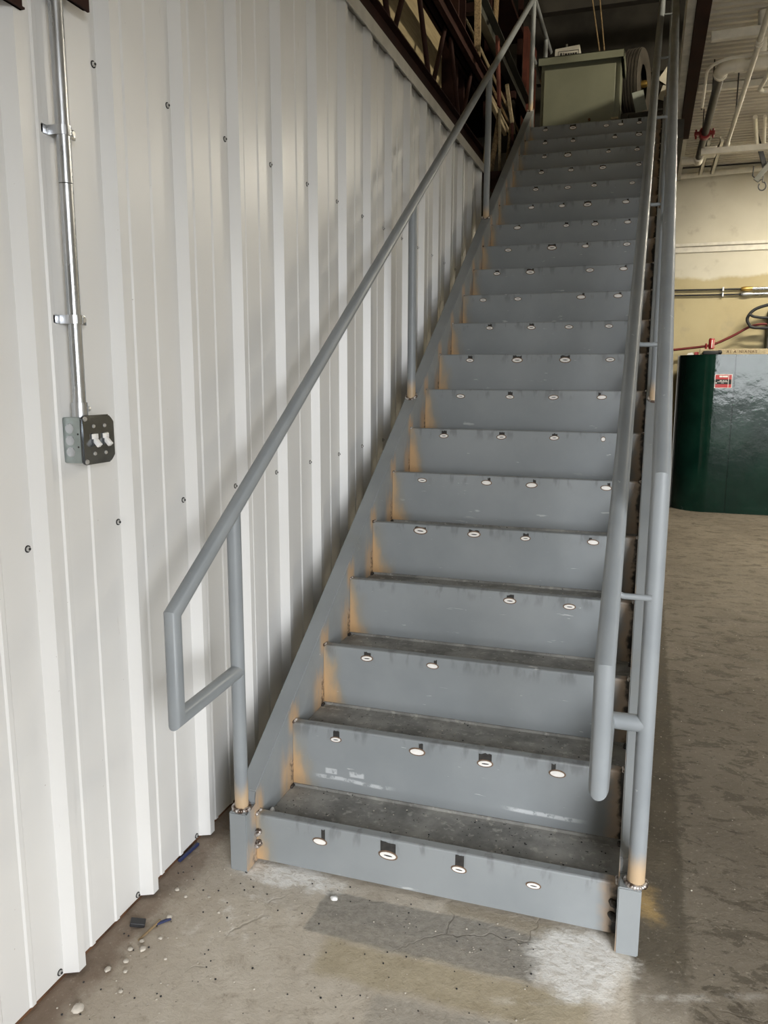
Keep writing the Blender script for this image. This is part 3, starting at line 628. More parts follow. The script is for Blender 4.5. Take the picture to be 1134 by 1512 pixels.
b = BM(); box(b, PANX+0.0005, BX1, BY0, BY1, BZ0, BZ1, 0.004); bd = build('body', b, 'knock', eb, smooth=True)
for i, z in enumerate((1.358, 1.330, 1.303)):
    b = BM(); tube(b, [((PANX+BX1)/2-0.004, BY0+0.0005, z), ((PANX+BX1)/2-0.004, BY0-0.0012, z)], [0.0125, 0.0115], 20); build('knockout', b, 'galv', bd, loc=((PANX+BX1)/2, BY0, z), smooth=True)
for z in (1.345, 1.315):
    b = BM(); tube(b, [(BX1-0.006, BY0+0.001, z), (BX1-0.006, BY0-0.0008, z)], 0.0022, 10); build('screw_hole', b, 'ink', bd, loc=(BX1-0.006, BY0, z))
b = BM(); c = 0.012
poly = [(BY0-0.002, BZ0+0.002), (BY0+0.006, BZ0-0.004), (BY1-c, BZ0-0.004), (BY1-c+0.003, BZ0+c-0.004), (BY1+0.004, BZ0+c), (BY1+0.004, BZ1-c), (BY1-c+0.003, BZ1-c+0.004), (BY1-c, BZ1+0.004), (BY0+0.006, BZ1+0.004), (BY0-0.002, BZ1-0.002)]
prism(b, poly, 'x', BX1, BX1+0.009)
bmesh.ops.bevel(b, geom=list(b.edges), offset=0.003, segments=2, affect='EDGES'); cv = build('cover', b, 'cover', eb, smooth=True)
for y in (-0.424, -0.384):
    b = BM(); box(b, BX1+0.009, BX1+0.0115, y-0.008, y+0.008, 1.316, 1.346, 0.001)
    build('toggle_plate', b, 'cover', cv, loc=(BX1, y, 1.33))
    b = BM(); m_ = Matrix.Translation((BX1+0.010, y, 1.332)) @ Matrix.Rotation(math.radians(48), 4, 'Y')
    box(b, 0, 0.022, -0.0055, 0.0055, -0.0055, 0.0055, 0.0015, mat=m_)
    box(b, BX1+0.010, BX1+0.013, y-0.011, y+0.011, 1.332, 1.344, 0.001)
    build('toggle', b, 'toggle', cv, loc=(BX1, y, 1.33), smooth=True)
    for z in (1.362, 1.297):
        b = BM(); tube(b, [(BX1+0.009, y, z), (BX1+0.0115, y, z)], [0.005, 0.004], 10); build('screw', b, 'screw', cv, loc=(BX1, y, z), smooth=True)
for z in (BZ0+0.004, BZ1-0.004):
    b = BM(); tube(b, [(BX1+0.008, BY0+0.008, z), (BX1+0.012, BY0+0.008, z)], [0.0062, 0.005], 12); build('screw', b, 'screw', cv, loc=(BX1, BY0, z), smooth=True)
# brown steel tabs at the top of the wall above the box
hg = empty('steel_hanger_channel', (-0.2, -0.5, 2.30), 'red-brown steel channel with two tabs fixed high on the ribbed wall above the conduit', 'channel')
b = BM(); box(b, PANX+0.034, PANX+0.040, -1.0, -0.455, 2.30, 2.40); box(b, PANX+0.034, PANX+0.040, -0.41, -0.33, 2.30, 2.40); box(b, PANX+0.034, PANX+0.075, -1.0, -0.455, 2.394, 2.40); box(b, PANX+0.034, PANX+0.075, -0.41, -0.33, 2.394, 2.40); build('channel', b, 'brown', hg)
for y0, y1, z in ((-0.95, -0.545, 2.219), (-0.405, -0.345, 2.298)):
    b = BM(); box(b, PANX+0.034, PANX+0.040, y0, y1, z, 2.302); box(b, PANX+0.034, PANX+0.046, y0, y1, z, z+0.004); build('tab', b, 'brown', hg, loc=(PANX+0.037, (y0+y1)/2, z))

# ================================================================== open-web joist above the wall
tj = empty('open_web_joist', (-0.28, 1.0, 3.08), 'red-brown open web steel joist above the ribbed wall', 'joist')
JY0, JY1 = -3.0, 4.62
for nm, z0, z1 in (('bottom_chord', 3.085, 3.225), ('top_chord', 3.68, 3.80)):
    b = BM()
    box(b, -0.325, -0.316, JY0, JY1, z0, z1); box(b, -0.276, -0.267, JY0, JY1, z0, z1)
    box(b, -0.345, -0.316, JY0, JY1, z0, z0+0.009) ; box(b, -0.276, -0.232, JY0, JY1, z0, z0+0.009)
    box(b, -0.345, -0.316, JY0, JY1, z1-0.009, z1) ; box(b, -0.276, -0.232, JY0, JY1, z1-0.009, z1)
    build(nm, b, 'brown', tj)
yb = JY0+0.45
while yb < JY1-0.05:
    for dy_ in (-0.33, 0.33):
        if yb+dy_ > JY1-0.02: continue
        b = BM(); tube(b, [(-0.296, yb+(0.012 if dy_ > 0 else -0.012), 3.215), (-0.296, yb+dy_, 3.70)], 0.015, 10); build('web_bar', b, 'brown', tj, loc=(-0.296, yb+dy_/2, 3.46), smooth=True)
    yb += 0.80
b = BM(); box(b, -0.56, -0.37, 4.06, 4.085, 2.9, RZ-0.01); box(b, -0.56, -0.37, 4.275, 4.30, 2.9, RZ-0.01); box(b, -0.475, -0.46, 4.085, 4.275, 2.9, RZ-0.01)
tag(build('steel_column', b, 'brown', loc=(-0.47, 4.2, 2.9)), 'dark red-brown steel column rising behind the open web joist', 'column')

# ================================================================== storage clutter at the head of the stairs
def board(name, p0, p1, w, t, mat, label, cat='board', group=None, nrm=(1, 0, 0.15)):
    p0, p1 = Vector(p0), Vector(p1); d = (p1-p0); L = d.length; d.normalize(); nv = Vector(nrm); nv = (nv - d*nv.dot(d)).normalized(); wv = d.cross(nv)
    b = BM(); mt = Matrix(((wv.x, d.x, nv.x, p0.x), (wv.y, d.y, nv.y, p0.y), (wv.z, d.z, nv.z, p0.z), (0, 0, 0, 1)))
    box(b, -w/2, w/2, 0, L, -t/2, t/2, 0.003, mat=mt)
    return tag(build(name, b, mat, loc=p0), label, cat, group)
# long grey channel
b = BM()
def chan(b, x, y0, y1, z, slope, h=0.20, f=0.07, t=0.008):
    for (a0, a1, c0, c1) in ((0, t, 0, h), (0, f, 0, t), (0, f, h-t, h)):
        P = [(x+a0, z+c0), (x+a1, z+c0), (x+a1, z+c1), (x+a0, z+c1)]
        A = [b.verts.new((px, y0, pz)) for px, pz in P]; B = [b.verts.new((px, y1, pz+slope*(y1-y0))) for px, pz in P]
        b.faces.new(A[::-1]); b.faces.new(B)
        for i in range(4): b.faces.new((A[i], A[(i+1) % 4], B[(i+1) % 4], B[i]))
chan(b, -0.42, 4.45, 7.6, 4.34, 0.0, 0.20)
tag(build('steel_channel', b, 'steelbeam', loc=(-0.42, 6, 4.34)), 'long grey steel channel stored beside the upper handrail', 'channel')
b = BM(); chan(b, -0.55, 4.5, 8.5, 4.66, 0.0, 0.10, 0.06)
tag(build('steel_channel', b, 'steelbeam', loc=(-0.55, 6, 4.66)), 'narrow grey steel channel stored above the wide one', 'channel')
sb = empty('storage_shelf', (-0.7, 6, 3.545), 'dark steel shelf rack holding the stored boards', 'shelf')
for (x, y) in ((-1.25, 4.7), (-0.66, 4.7), (-1.25, 8.6), (-0.66, 8.6), (-0.66, 6.6)):
    b = BM(); box(b, x-0.03, x+0.03, y-0.03, y+0.03, 3.545, 6.2); build('upright', b, 'brown', sb, loc=(x, y, 3.545))
for z in (4.28, 4.95, 5.6):
    b = BM(); box(b, -1.27, -0.60, 4.6, 8.7, z, z+0.05); build('beam_shelf', b, 'brown', sb, loc=(-0.9, 6.6, z))
for zz, k in ((4.28, 'lower'), ):
    b = BM(); box(b, -0.56, -0.36, 4.55, 4.62, 4.27, 4.335); build('arm', b, 'brown', sb, loc=(-0.46, 4.6, 4.3)); b = BM(); box(b, -0.66, -0.36, 6.55, 6.62, 4.27, 4.335); build('arm', b, 'brown', sb, loc=(-0.46, 6.6, 4.3))
board('board', (-0.40, 4.62, 4.17), (-0.36, 6.75, 4.02), 0.24, 0.02, 'pale', 'long pale board lying on edge under the grey channel', nrm=(1, -0.05, 0.55))
board('board', (-0.36, 5.25, 3.98), (-0.31, 6.85, 3.80), 0.20, 0.02, 'lumber', 'long brown weathered board below the pale one', nrm=(1, -0.05, 0.5))
board('board', (-0.33, 4.95, 3.84), (-0.25, 6.35, 3.66), 0.15, 0.02, 'pale', 'pale ragged board low beside the stair head', nrm=(1, -0.1, 0.5))
board('board', (-0.32, 4.50, 3.82), (-0.33, 4.46, 5.1), 0.05, 0.012, 'lumber', 'brown upright strip hanging by the steel column', nrm=(0.3, -1, 0))
board('board', (-0.33, 4.60, 3.82), (-0.335, 4.58, 5.1), 0.03, 0.012, 'pale', 'narrow pale strip hanging above the long board', nrm=(0.3, -1, 0))
board('board', (-0.22, 5.25, 3.56), (-0.34, 4.62, 3.86), 0.05, 0.03, 'pale', 'short pale stick propped near the stringer head')
board('board', (-0.17, 5.45, 3.56), (-0.20, 5.15, 3.92), 0.035, 0.03, 'pale', 'thin pale batten standing near the stringer head')
board('board', (-0.15, 4.56, 3.56), (-0.17, 4.52, 4.05), 0.09, 0.02, 'oxide', 'reddish board end leaning behind the third post')
board('board', (-0.535, 5.25, 4.765), (-0.535, 5.40, 5.5), 0.10, 0.02, 'pale', 'pale board standing above the narrow channel')
board('board', (-0.535, 6.3, 4.765), (-0.535, 6.42, 5.6), 0.14, 0.02, 'lumber', 'brown plank standing above the narrow channel')
b = BM(); box(b, -0.485, -0.435, 7.75, 8.5, 3.56, 5.4); tag(build('sheet_stack', b, 'oxide', loc=(-0.58, 7.6, 3.56)), 'red-brown sheet standing behind the upper post', 'sheet')
b = BM()
for i in range(9):
    ball(b, (-0.50+0.02*random.random(), 5.65+0.05*i, 4.90+random.uniform(0, 0.55)), random.uniform(0.05, 0.10), 10, 8, (0.6, 1, 1.4))
tag(build('insulation_bundle', b, 'insul', loc=(-0.50, 5.9, 4.8), smooth='all'), 'yellow fibrous insulation stuffed above the boards', 'insulation')
# lower dark infill with lumber ends next to the stair head, on a ledger
b = BM(); box(b, -0.228, -0.062, 4.30, 5.23, 2.97, 3.026)
tag(build('ledger_shelf', b, 'brown', loc=(-0.15, 4.8, 2.97)), 'dark steel ledger between the wall end and the stringer', 'ledger')
for i, (y0, z0, y1, z1, w, mt, lb) in enumerate((
    (4.34, 3.0, 4.52, 3.50, 0.05, 'pale', 'pale upright stick right behind the third post'),
    (4.46, 3.0, 4.78, 3.52, 0.07, 'lumber', 'brown leaning offcut on the ledger'),
    (4.72, 3.0, 4.64, 3.53, 0.035, 'pale', 'narrow pale batten on the ledger'),
    (4.86, 3.0, 5.04, 3.50, 0.08, 'lumber', 'wide brown offcut on the ledger'),
    (5.12, 3.0, 4.92, 3.50, 0.05, 'oxide', 'reddish offcut on the ledger near the stair head'))):
    board('offcut', (-0.215+0.027*i, y0, z0+0.045), (-0.215+0.027*i, y1, z1+0.045), w, 0.02, mt, lb, 'offcut', 'wood offcuts on the ledger')

# cabinet
cb = empty('metal_cabinet', (0.35, 6.0, 3.545), 'grey-green steel cabinet with a lipped lid on the landing', 'cabinet')
b = BM(); box(b, 0.02, 0.70, 5.65, 6.05, 3.545, 4.215, 0.004); build('body', b, 'cab', cb)
b = BM(); box(b, 0.048, 0.660, 5.615, 5.648, 3.560, 4.160, 0.005); dr = build('door', b, 'cab', cb, loc=(0.35, 5.63, 3.56))
b = BM(); tube(b, [(0.455, 5.617, 3.715), (0.455, 5.600, 3.715)], 0.011, 12); build('latch', b, 'rust', dr, loc=(0.455, 5.61, 3.715))
b = BM()
box(b, -0.005, 0.728, 5.58, 6.10, 4.248, 4.254); box(b, -0.005, 0.728, 5.58, 5.586, 4.190, 4.254); box(b, 0.722, 0.728, 5.58, 6.10, 4.17, 4.254); box(b, -0.005, 0.001, 5.58, 6.10, 4.19, 4.254); box(b, -0.005, 0.728, 6.094, 6.10, 4.19, 4.254)
box(b, 0.02, 0.70, 5.66, 6.04, 4.216, 4.247, mi=1)
build('lid', b, ['cab', 'cab'], cb, loc=(0.35, 6, 4.25))
b = BM(); box(b, 0.64, 0.70, 5.595, 5.65, 3.70, 3.715); build('hinge', b, 'pale', cb, loc=(0.67, 5.62, 3.70))
ct = empty('carton', (0.22, 5.85, 4.254), 'small white carton with black print on the cabinet lid', 'carton')
b = BM(); prism(b, [(0.12, 4.254), (0.345, 4.254), (0.335, 4.378), (0.125, 4.362)], 'y', 5.72, 5.95); build('box', b, 'card', ct)
b = BM()
for (x0, x1, z0, z1) in ((0.15, 0.33, 4.335, 4.339), (0.15, 0.154, 4.26, 4.335), (0.326, 0.33, 4.26, 4.335), (0.17, 0.185, 4.295, 4.325), (0.195, 0.202, 4.29, 4.325), (0.21, 0.23, 4.30, 4.318), (0.236, 0.252, 4.30, 4.318), (0.258, 0.27, 4.30, 4.318), (0.276, 0.292, 4.30, 4.318), (0.297, 0.315, 4.30, 4.318)):
    box(b, x0, x1, 5.7185, 5.7205, z0, z1)
build('print', b, 'ink', ct)
# tyre with hub
tcx = Vector((0.80, 6.50, 3.93+0.315))
ty = empty('wheel_tyre', (tcx.x, tcx.y, 3.93), 'ribbed trailer tyre standing beside the cabinet', 'tyre')
ROT = Matrix.Translation(tcx) @ Matrix.Rotation(math.radians(-11), 4, 'Z')
def lathe_x(b, prof, seg=48, mi=0):
    rings = [[b.verts.new(ROT @ Vector((x, r*math.cos(2*PI*k/seg), r*math.sin(2*PI*k/seg)))) for k in range(seg)] for x, r in prof]
    for i in range(len(prof)-1):
        for k in range(seg):
            f = b.faces.new((rings[i][k], rings[i][(k+1) % seg], rings[i+1][(k+1) % seg], rings[i+1][k])); f.material_index = mi
b = BM()
pf = [(-0.072, 0.17), (-0.088, 0.20), (-0.092, 0.25), (-0.080, 0.295), (-0.068, 0.308)]
for i in range(5):
    x = -0.062 + i*0.028; pf += [(x, 0.313), (x+0.018, 0.314), (x+0.019, 0.305), (x+0.025, 0.305)]
pf += [(0.079, 0.309), (0.090, 0.292), (0.098, 0.25), (0.092, 0.20), (0.074, 0.17)]
lathe_x(b, pf); build('tyre', b, 'tire', ty, smooth=True)
b = BM(); lathe_x(b, [(-0.072, 0.172), (0.0, 0.15), (0.03, 0.14), (0.035, 0.05), (0.06, 0.04), (0.06, 0.001)], 32); rm = build('rim', b, 'grill', ty, smooth=True)
b = BM(); lathe_x(b, [(0.035, 0.034), (0.10, 0.032), (0.11, 0.026), (0.112, 0.001)], 20); build('hub_cap', b, 'brass', rm, smooth=True)
def tagcard(name, c, sx, sz, ry, rz, mat, label, cat):
    b = BM(); mt = Matrix.Translation(c) @ Matrix.Rotation(rz, 4, 'Z') @ Matrix.Rotation(ry, 4, 'Y'); box(b, -sx/2, sx/2, -0.002, 0.002, 0, sz, 0.001, mat=mt)
    return tag(build(name, b, mat, loc=c), label, cat)
tagcard('metal_plate', (0.885, 5.80, 3.80), 0.10, 0.17, -0.25, 0.2, 'plate', 'grey-green metal plate propped in front of the tyre', 'plate')
tagcard('paper_tag', (1.05, 5.90, 4.05), 0.10, 0.13, 0.6, 0.1, 'paper', 'pale paper tag tilted beside the guard rail', 'tag')
tagcard('paper_tag', (1.065, 5.90, 3.90), 0.11, 0.12, 0.35, -0.1, 'paper', 'pale folded paper lying lower beside the guard rail', 'tag')
af = empty('axle_frame', (0.95, 6.2, 3.546), 'dark iron axle frame carrying the tyre beside the cabinet', 'frame')
b = BM(); box(b, 0.62, 1.15, 6.22, 6.80, 3.546, 3.925, 0.01); build('crate', b, 'grill', af)
for i in range(4):
    b = BM(); tube(b, [(0.79+0.06*i, 5.62, 3.552), (0.86+0.05*i, 5.88, 3.66+0.04*i)], 0.012, 8); build('bar', b, 'grill', af, loc=(0.8+0.06*i, 5.7, 3.56), smooth=True)
b = BM(); box(b, 0.76, 1.18, 5.93, 6.19, 3.546, 3.84, 0.02); build('block', b, 'grill', af)
b = BM(); box(b, 0.98, 1.14, 5.915, 5.928, 3.846, 4.10); build('upright_plate', b, 'grill', af)
for x0, x1, lb in ((0.260, 0.400, 'thin pale rod hanging behind the cabinet, one on the carton side'), (0.350, 0.445, 'thin pale rod hanging behind the cabinet, one on the tyre side')):
    b = BM(); tube(b, [(x0-0.03, 7.5, 5.75), (x1, 7.5, 4.85), (x1+0.01, 7.5, 4.25), (x1+0.01, 7.5, 3.546)], 0.008, 10); tag(build('rod', b, 'lumber', loc=(x1, 7.5, 3.546), smooth=True), lb, 'rod', 'rods behind the cabinet')
for x, h in ((0.06, 4.95), (0.13, 4.86)):
    b = BM(); tube(b, [(x, 7.2, 3.546), (x, 7.2, h)], 0.014, 10); tag(build('rod', b, 'steelbeam', loc=(x, 7.2, 3.546), smooth=True), 'short dim upright rod behind the carton', 'rod', 'short rods behind the carton')
for i, (z, y) in enumerate(((5.2, 9.0), (5.7, 8.2), (6.2, 7.4))):
    b = BM(); box(b, -0.5, 3.0, y, y+0.12, z, z+0.16)
    tag(build('roof_purlin', b, 'roof', loc=(1, y, z)), 'dark purlin crossing above the storage, %s one' % ('lowest', 'middle', 'highest')[i], 'purlin')

# ================================================================== shop side: pipes under the deck
def pipe(name, pts, r, mat, label, cat='pipe', seg=16, group=None):
    b = BM(); tube(b, pts, r, seg); return tag(build(name, b, mat, loc=pts[0], smooth=True), label, cat, group)
def thing_pipe(name, loc, label, cat='pipe'): return empty(name, loc, label, cat)
for (y, z, h, lb) in ((3.86, 3.60, 0.055, 'cream bar joist crossing under the deck in front of the elbow'), (5.42, 3.79, 0.05, 'cream bar joist tight under the deck behind the elbow'), (5.80, 3.395, 0.05, 'low cream strut bar under the deck carrying the grey pipe')):
    b = BM(); box(b, 1.33 if z > 3.5 else 1.40, XR, y-0.025, y+0.025, z, z+h, 0.004)
    tag(build('strut_bar', b, 'cream', loc=(2, y, z)), lb, 'strut')
dp = empty('drain_pipe', (1.42, 4.14, 3.53), 'dark iron drain pipe with cream elbow and red coupling under the deck', 'drain pipe')
b = BM(); tube(b, [(1.425, 4.20, 3.53), (1.41, 6.45, 3.53)], 0.030, 18); build('pipe', b, 'grill', dp, smooth=True)
b = BM(); tube(b, [(1.425, 4.24, 3.53)] + [(1.425+0.085-0.085*math.cos(a), 4.20-0.085*math.sin(a), 3.53) for a in [PI/2*i/8 for i in range(9)]] + [(1.56, 4.115, 3.53)], 0.041, 18)
tube(b, [(1.425, 4.26, 3.53), (1.425, 4.23, 3.53)], 0.046, 18); tube(b, [(1.505, 4.115, 3.53), (1.535, 4.115, 3.53)], 0.047, 18); build('elbow', b, 'cream', dp, smooth=True)
b = BM(); tube(b, [(1.55, 4.115, 3.53), (1.95, 4.115, 3.53)], 0.033, 18); build('branch', b, 'cream', dp, smooth=True)
b = BM(); tube(b, [(1.615, 4.115, 3.53), (1.70, 4.115, 3.53)], 0.045, 18); tube(b, [(1.655, 4.115, 3.53), (1.655, 4.115, 3.84)], 0.034, 16); build('tee', b, 'cream', dp, smooth=True)
b = BM(); tube(b, [(1.4125, 5.62, 3.53), (1.4125, 5.68, 3.53)], 0.048, 16)
for s in (-1, 1): box(b, 1.4125+s*0.060-0.022, 1.4125+s*0.060+0.022, 5.625, 5.675, 3.515, 3.545, 0.005); tube(b, [(1.4125+s*0.068, 5.65, 3.49), (1.4125+s*0.068, 5.65, 3.565)], 0.008, 8)
build('coupling', b, 'red', dp, smooth=True)
b = BM(); tube(b, [(1.41, 6.40, 3.53), (1.41, 6.56, 3.53)], 0.043, 16); tube(b, [(1.41, 6.50, 3.53), (1.26, 6.50, 3.53)], 0.036, 16); build('elbow', b, 'cream', dp, smooth=True)
for y in (4.9, 6.1):
    b = BM(); tube(b, [(1.415, y, 3.56), (1.415, y, 3.86)], 0.005, 8); build('hanger_rod', b, 'grill', dp, loc=(1.415, y, 3.53))
pipe('bent_conduit', [(1.338, 4.66, 3.45), (1.332, 4.28, 3.48)] + [(1.332+0.16-0.16*math.cos(a), 4.14-0.16*math.sin(a)*1.4, 3.51) for a in [PI/2*i/8 for i in range(9)]] + [(1.62, 3.91, 3.515), (2.2, 3.91, 3.515)], 0.0105, 'cream', 'thin cream conduit bending in an arc near the brown beam', 'conduit')
pipe('conduit_stub', [(1.338, 4.662, 3.45), (1.3385, 4.70, 3.448)], 0.0075, 'galv', 'bare grey end fitting of the bent conduit', 'fitting')
gp = empty('grey_pipe', (1.6, 4, 3.45), 'long cream pipe running back along the deck beside the drain elbow', 'pipe')
b = BM(); tube(b, [(1.575, 1.0, 3.465), (1.605, 5.83, 3.465)], 0.017, 14); build('pipe', b, 'cream', gp, smooth=True)
for y in (3.55, 3.60): b = BM(); tube(b, [(1.592, y, 3.465), (1.592, y+0.02, 3.465)], 0.024, 14); build('collar', b, 'cream', gp, loc=(1.592, y, 3.45), smooth=True)
b = BM(); box(b, 1.583, 1.627, 5.77, 5.81, 3.447, 3.495, 0.004); build('clip', b, 'cream', gp, loc=(1.605, 5.76, 3.43))
for y in (2.6, 4.9):
    b = BM(); tube(b, [(1.59, y, 3.46), (1.59, y, 3.86)], 0.005, 8); build('hanger_rod', b, 'grill', gp, loc=(1.59, y, 3.46))
pipe('branch_conduit', [(1.70, 3.30, 3.40), (1.685, 4.05, 3.40), (1.675, 4.22, 3.40), (1.70, 4.28, 3.40), (2.2, 4.28, 3.40)], 0.014, 'cream', 'short cream conduit crooked beside the tee', 'conduit')
pipe('wall_pipe', [(1.22, YF-0.10, 3.745), (2.22, YF-0.10, 3.775), (3.6, YF-0.10, 3.80)], 0.030, 'cream', 'thick cream pipe across the top of the beige wall')
for i, x in enumerate((1.50, 1.62)):
    b = BM(); box(b, x-0.02, x+0.02, 6.6, 7.9, 3.70, 3.72); box(b, x-0.02, x-0.014, 6.6, 7.9, 3.70, 3.745); box(b, x+0.014, x+0.02, 6.6, 7.9, 3.70, 3.745); tube(b, [(x, 7.0, 3.72), (x, 7.0, 3.86)], 0.005, 8)
    tag(build('strut_channel', b, 'cream', loc=(x, 7.2, 3.7)), ('cream strut channel by the end of the drain pipe', 'cream strut channel by the end of the long pipe')[i], 'strut')
b = BM(); box(b, 1.45, 1.58, 6.72, 6.85, 3.62, 3.70, 0.01); tag(build('junction_box', b, 'cream', loc=(1.5, 6.8, 3.6)), 'small cream junction box under the strut channel', 'junction box')
# hook hoist at the right
hk = empty('hose_hook', (2.02, 7.0, 3.3), 'black hanging bracket with a wire hook below the deck', 'hook')
b = BM(); box(b, -0.02, 0.02, -0.02, 0.02, 0, 0.36, mat=Matrix.Translation((1.95, 7.0, 3.84)) @ Matrix.Rotation(math.radians(162), 4, 'Y')); build('arm', b, 'rubber', hk)
b = BM(); box(b, -0.025, 0.025, -0.012, 0.012, 0, 0.34, mat=Matrix.Translation((1.97, 6.95, 3.40)) @ Matrix.Rotation(math.radians(38), 4, 'Y')); build('strut', b, 'steelbeam', hk)
b = BM(); tube(b, [(2.04, 7, 3.50), (2.04, 7, 3.40)] + [(2.04+0.035*math.sin(a), 7, 3.355+0.04*math.cos(a)) for a in [2*PI*i/14 for i in range(13)]], 0.006, 8); build('hook', b, 'rubber', hk, smooth=True)
b = BM(); tube(b, [(1.95, 7, 3.55), (1.945, 7, 3.46), (2.0, 7, 3.40), (2.03, 7, 3.42)], 0.006, 8); build('wire', b, 'rubber', hk, smooth=True)
b = BM(); tube(b, [(1.85, 6.2, 3.78), (1.97, 7.0, 3.70)], 0.02, 10); tube(b, [(1.93, 6.2, 3.78), (2.03, 7.0, 3.70)], 0.014, 10); build('rail', b, 'cream', hk, smooth=True)
# wall services
for z, lb, mt in ((2.492, 'upper black tube line across the beige wall with brass fitting', 'brass'), (2.432, 'lower black tube line across the beige wall with steel fitting', 'galv')):
    tl = empty('tube_line', (1.3, YF-0.03, z), lb, 'tube line')
    b = BM(); tube(b, [(1.2, YF-0.03, z+0.006), (1.9, YF-0.03, z), (2.6, YF-0.03, z)], 0.0095, 10); build('tube', b, 'rubber', tl, smooth=True)
    b = BM(); tube(b, [(2.03, YF-0.03, z), (2.06, YF-0.03, z), (2.10, YF-0.03, z), (2.15, YF-0.03, z)], [0.020, 0.026, 0.026, 0.020], 12); build('fitting', b, mt, tl, loc=(2.08, YF-0.03, z), smooth=True)
    b = BM(); tube(b, [(2.15, YF-0.03, z), (2.6, YF-0.03, z)], 0.017, 12); build('sleeve', b, 'galv', tl, loc=(2.3, YF-0.03, z), smooth=True)
    b = BM(); box(b, 1.83, 1.85, YF-0.045, YF, z-0.022, z+0.025, 0.003); build('clip', b, 'galv', tl, loc=(1.84, YF-0.02, z))
def smooth_path(pts, n=6):
    P = [Vector(p) for p in pts]; P = [2*P[0]-P[1]] + P + [2*P[-1]-P[-2]]; o = []
    for i in range(1, len(P)-2):
        for k in range(n):
            t = k/n; a, b_, c, d = P[i-1:i+3]
            o.append(0.5*((2*b_) + (c-a)*t + (2*a-5*b_+4*c-d)*t*t + (3*b_-a-3*c+d)*t**3))
    return o + [P[-2]]
pipe('red_hose', smooth_path([(1.25, 8.06, 1.80), (1.50, 8.06, 1.825), (1.75, 8.06, 1.862), (1.95, 8.06, 1.95), (2.13, 8.06, 2.055), (2.23, 8.06, 2.083), (2.315, 8.06, 2.088)]), 0.014, 'hose', 'dark red rubber hose sagging across the beige wall', 'hose', 10)
pipe('black_hose', smooth_path([(2.6, 8.0, 2.36), (2.35, 8.0, 2.305), (2.18, 8.0, 2.25), (2.105, 8.0, 2.16), (2.125, 8.0, 2.085), (2.20, 8.0, 2.045), (2.6, 8.0, 2.04)]), 0.017, 'rubber', 'thick black hose looping off the beige wall', 'hose', 12)
pipe('black_hose', smooth_path([(2.12, 7.96, 2.19), (2.17, 7.96, 2.165), (2.28, 7.96, 2.15), (2.45, 7.96, 2.15)]), 0.015, 'rubber', 'short black hose end inside the loop with a steel tip', 'hose', 12)
b = BM(); box(b, 2.33, 2.7, YF-0.13, YF, 1.80, 2.24, 0.01); tag(build('hose_bracket', b, 'steelbeam', loc=(2.5, 8.1, 1.8)), 'grey wall bracket where the hoses end', 'bracket')

# green tank
TX0, TX1, TY0, TY1, TH = 1.40, 3.30, 7.42, 8.15, 1.735
tk = empty('storage_tank', (2.2, 7.7, 0), 'large dark green steel tank with a rounded end against the beige wall', 'tank')
b = BM(); prism(b, [(TX0+0.365-0.365*math.sin(a), (TY0+TY1)/2-0.365*math.cos(a)) for a in [PI*i/40 for i in range(41)]] + [(1.953, TY1), (1.953, TY0)], 'z', 0.0, TH)
build('shell_panel', b, 'tank', tk, smooth=True)
b = BM(); prism(b, [(1.965, TY0-0.004), (3.0, TY0-0.004), (3.0, TY1), (1.965, TY1)], 'z', 0.001, TH); build('shell_panel', b, 'tank', tk)
b = BM(); box(b, 1.954, 1.968, TY0+0.006, TY1, 0.001, TH-0.002); build('seam', b, 'tank', tk)
b = BM(); box(b, TX0-0.014, TX0-0.003, 7.76, 7.82, 0.001, TH, 0.002); build('edge_strip', b, 'trim', tk)
b = BM()
lx0, lx1, lz0, lz1, ly = 1.765, 1.940, 1.375, 1.525, TY0-0.0015
box(b, lx0, lx1, ly, ly+0.002, lz0, lz1, mi=1); box(b, lx0+0.006, lx1-0.006, ly-0.001, ly, lz0+0.006, lz1-0.006, mi=0)
box(b, lx0+0.006, lx1-0.006, ly-0.0016, ly-0.001, lz0+0.042, lz0+0.095, mi=2); box(b, lx1-0.040, lx1-0.035, ly-0.002, ly-0.0015, lz0+0.006, lz1-0.006, mi=1)
for (x0, x1, z0, z1) in ((0.045, 0.075, 0.116, 0.135), (0.078, 0.128, 0.116, 0.135), (0.05, 0.072, 0.078, 0.085), (0.08, 0.098, 0.078, 0.085), (0.105, 0.12, 0.078, 0.085), (0.028, 0.13, 0.066, 0.071), (0.065, 0.092, 0.053, 0.057), (0.010, 0.022, 0.05, 0.062)):
    box(b, lx0+x0, lx0+x1, ly-0.0024, ly-0.0016, lz0+z0, lz0+z1, mi=1)
d = build('decal', b, ['cred', 'cwhite', 'ink'], tk); tag(d, 'red and black warning decal with white print')
# things on the tank
b = BM(); box(b, 1.60, 3.0, 7.52, 7.56, TH+0.001, TH+0.062, 0.003); yd = empty('wooden_board', (2.2, 7.54, TH), 'tan wooden board with burnt lettering lying on the green tank', 'board'); build('plank', b, 'pale', yd)
def letters(word, x, size, y, z, par, mat):
    for ch in word:
        if ch != ' ':
            tc = bpy.data.curves.new('letter', 'FONT'); tc.body = ch; tc.size = size; tc.extrude = 0.0005
            tmp = link(bpy.data.objects.new('letter_curve', tc)); bpy.context.view_layer.update()
            me = bpy.data.meshes.new_from_object(tmp); bpy.data.objects.remove(tmp)
            me.transform(Matrix.Rotation(PI/2, 4, 'X')); me.materials.clear(); me.materials.append(M[mat])
            o = link(bpy.data.objects.new('letter', me)); o.parent = par; o.location = Vector((x, y, z)) - LOC[par]
        x += size*(0.42 if ch in 'I ' else 0.86)
letters('AI A NIANAS', 1.87, 0.042, 7.519, TH+0.018, yd, 'rust')
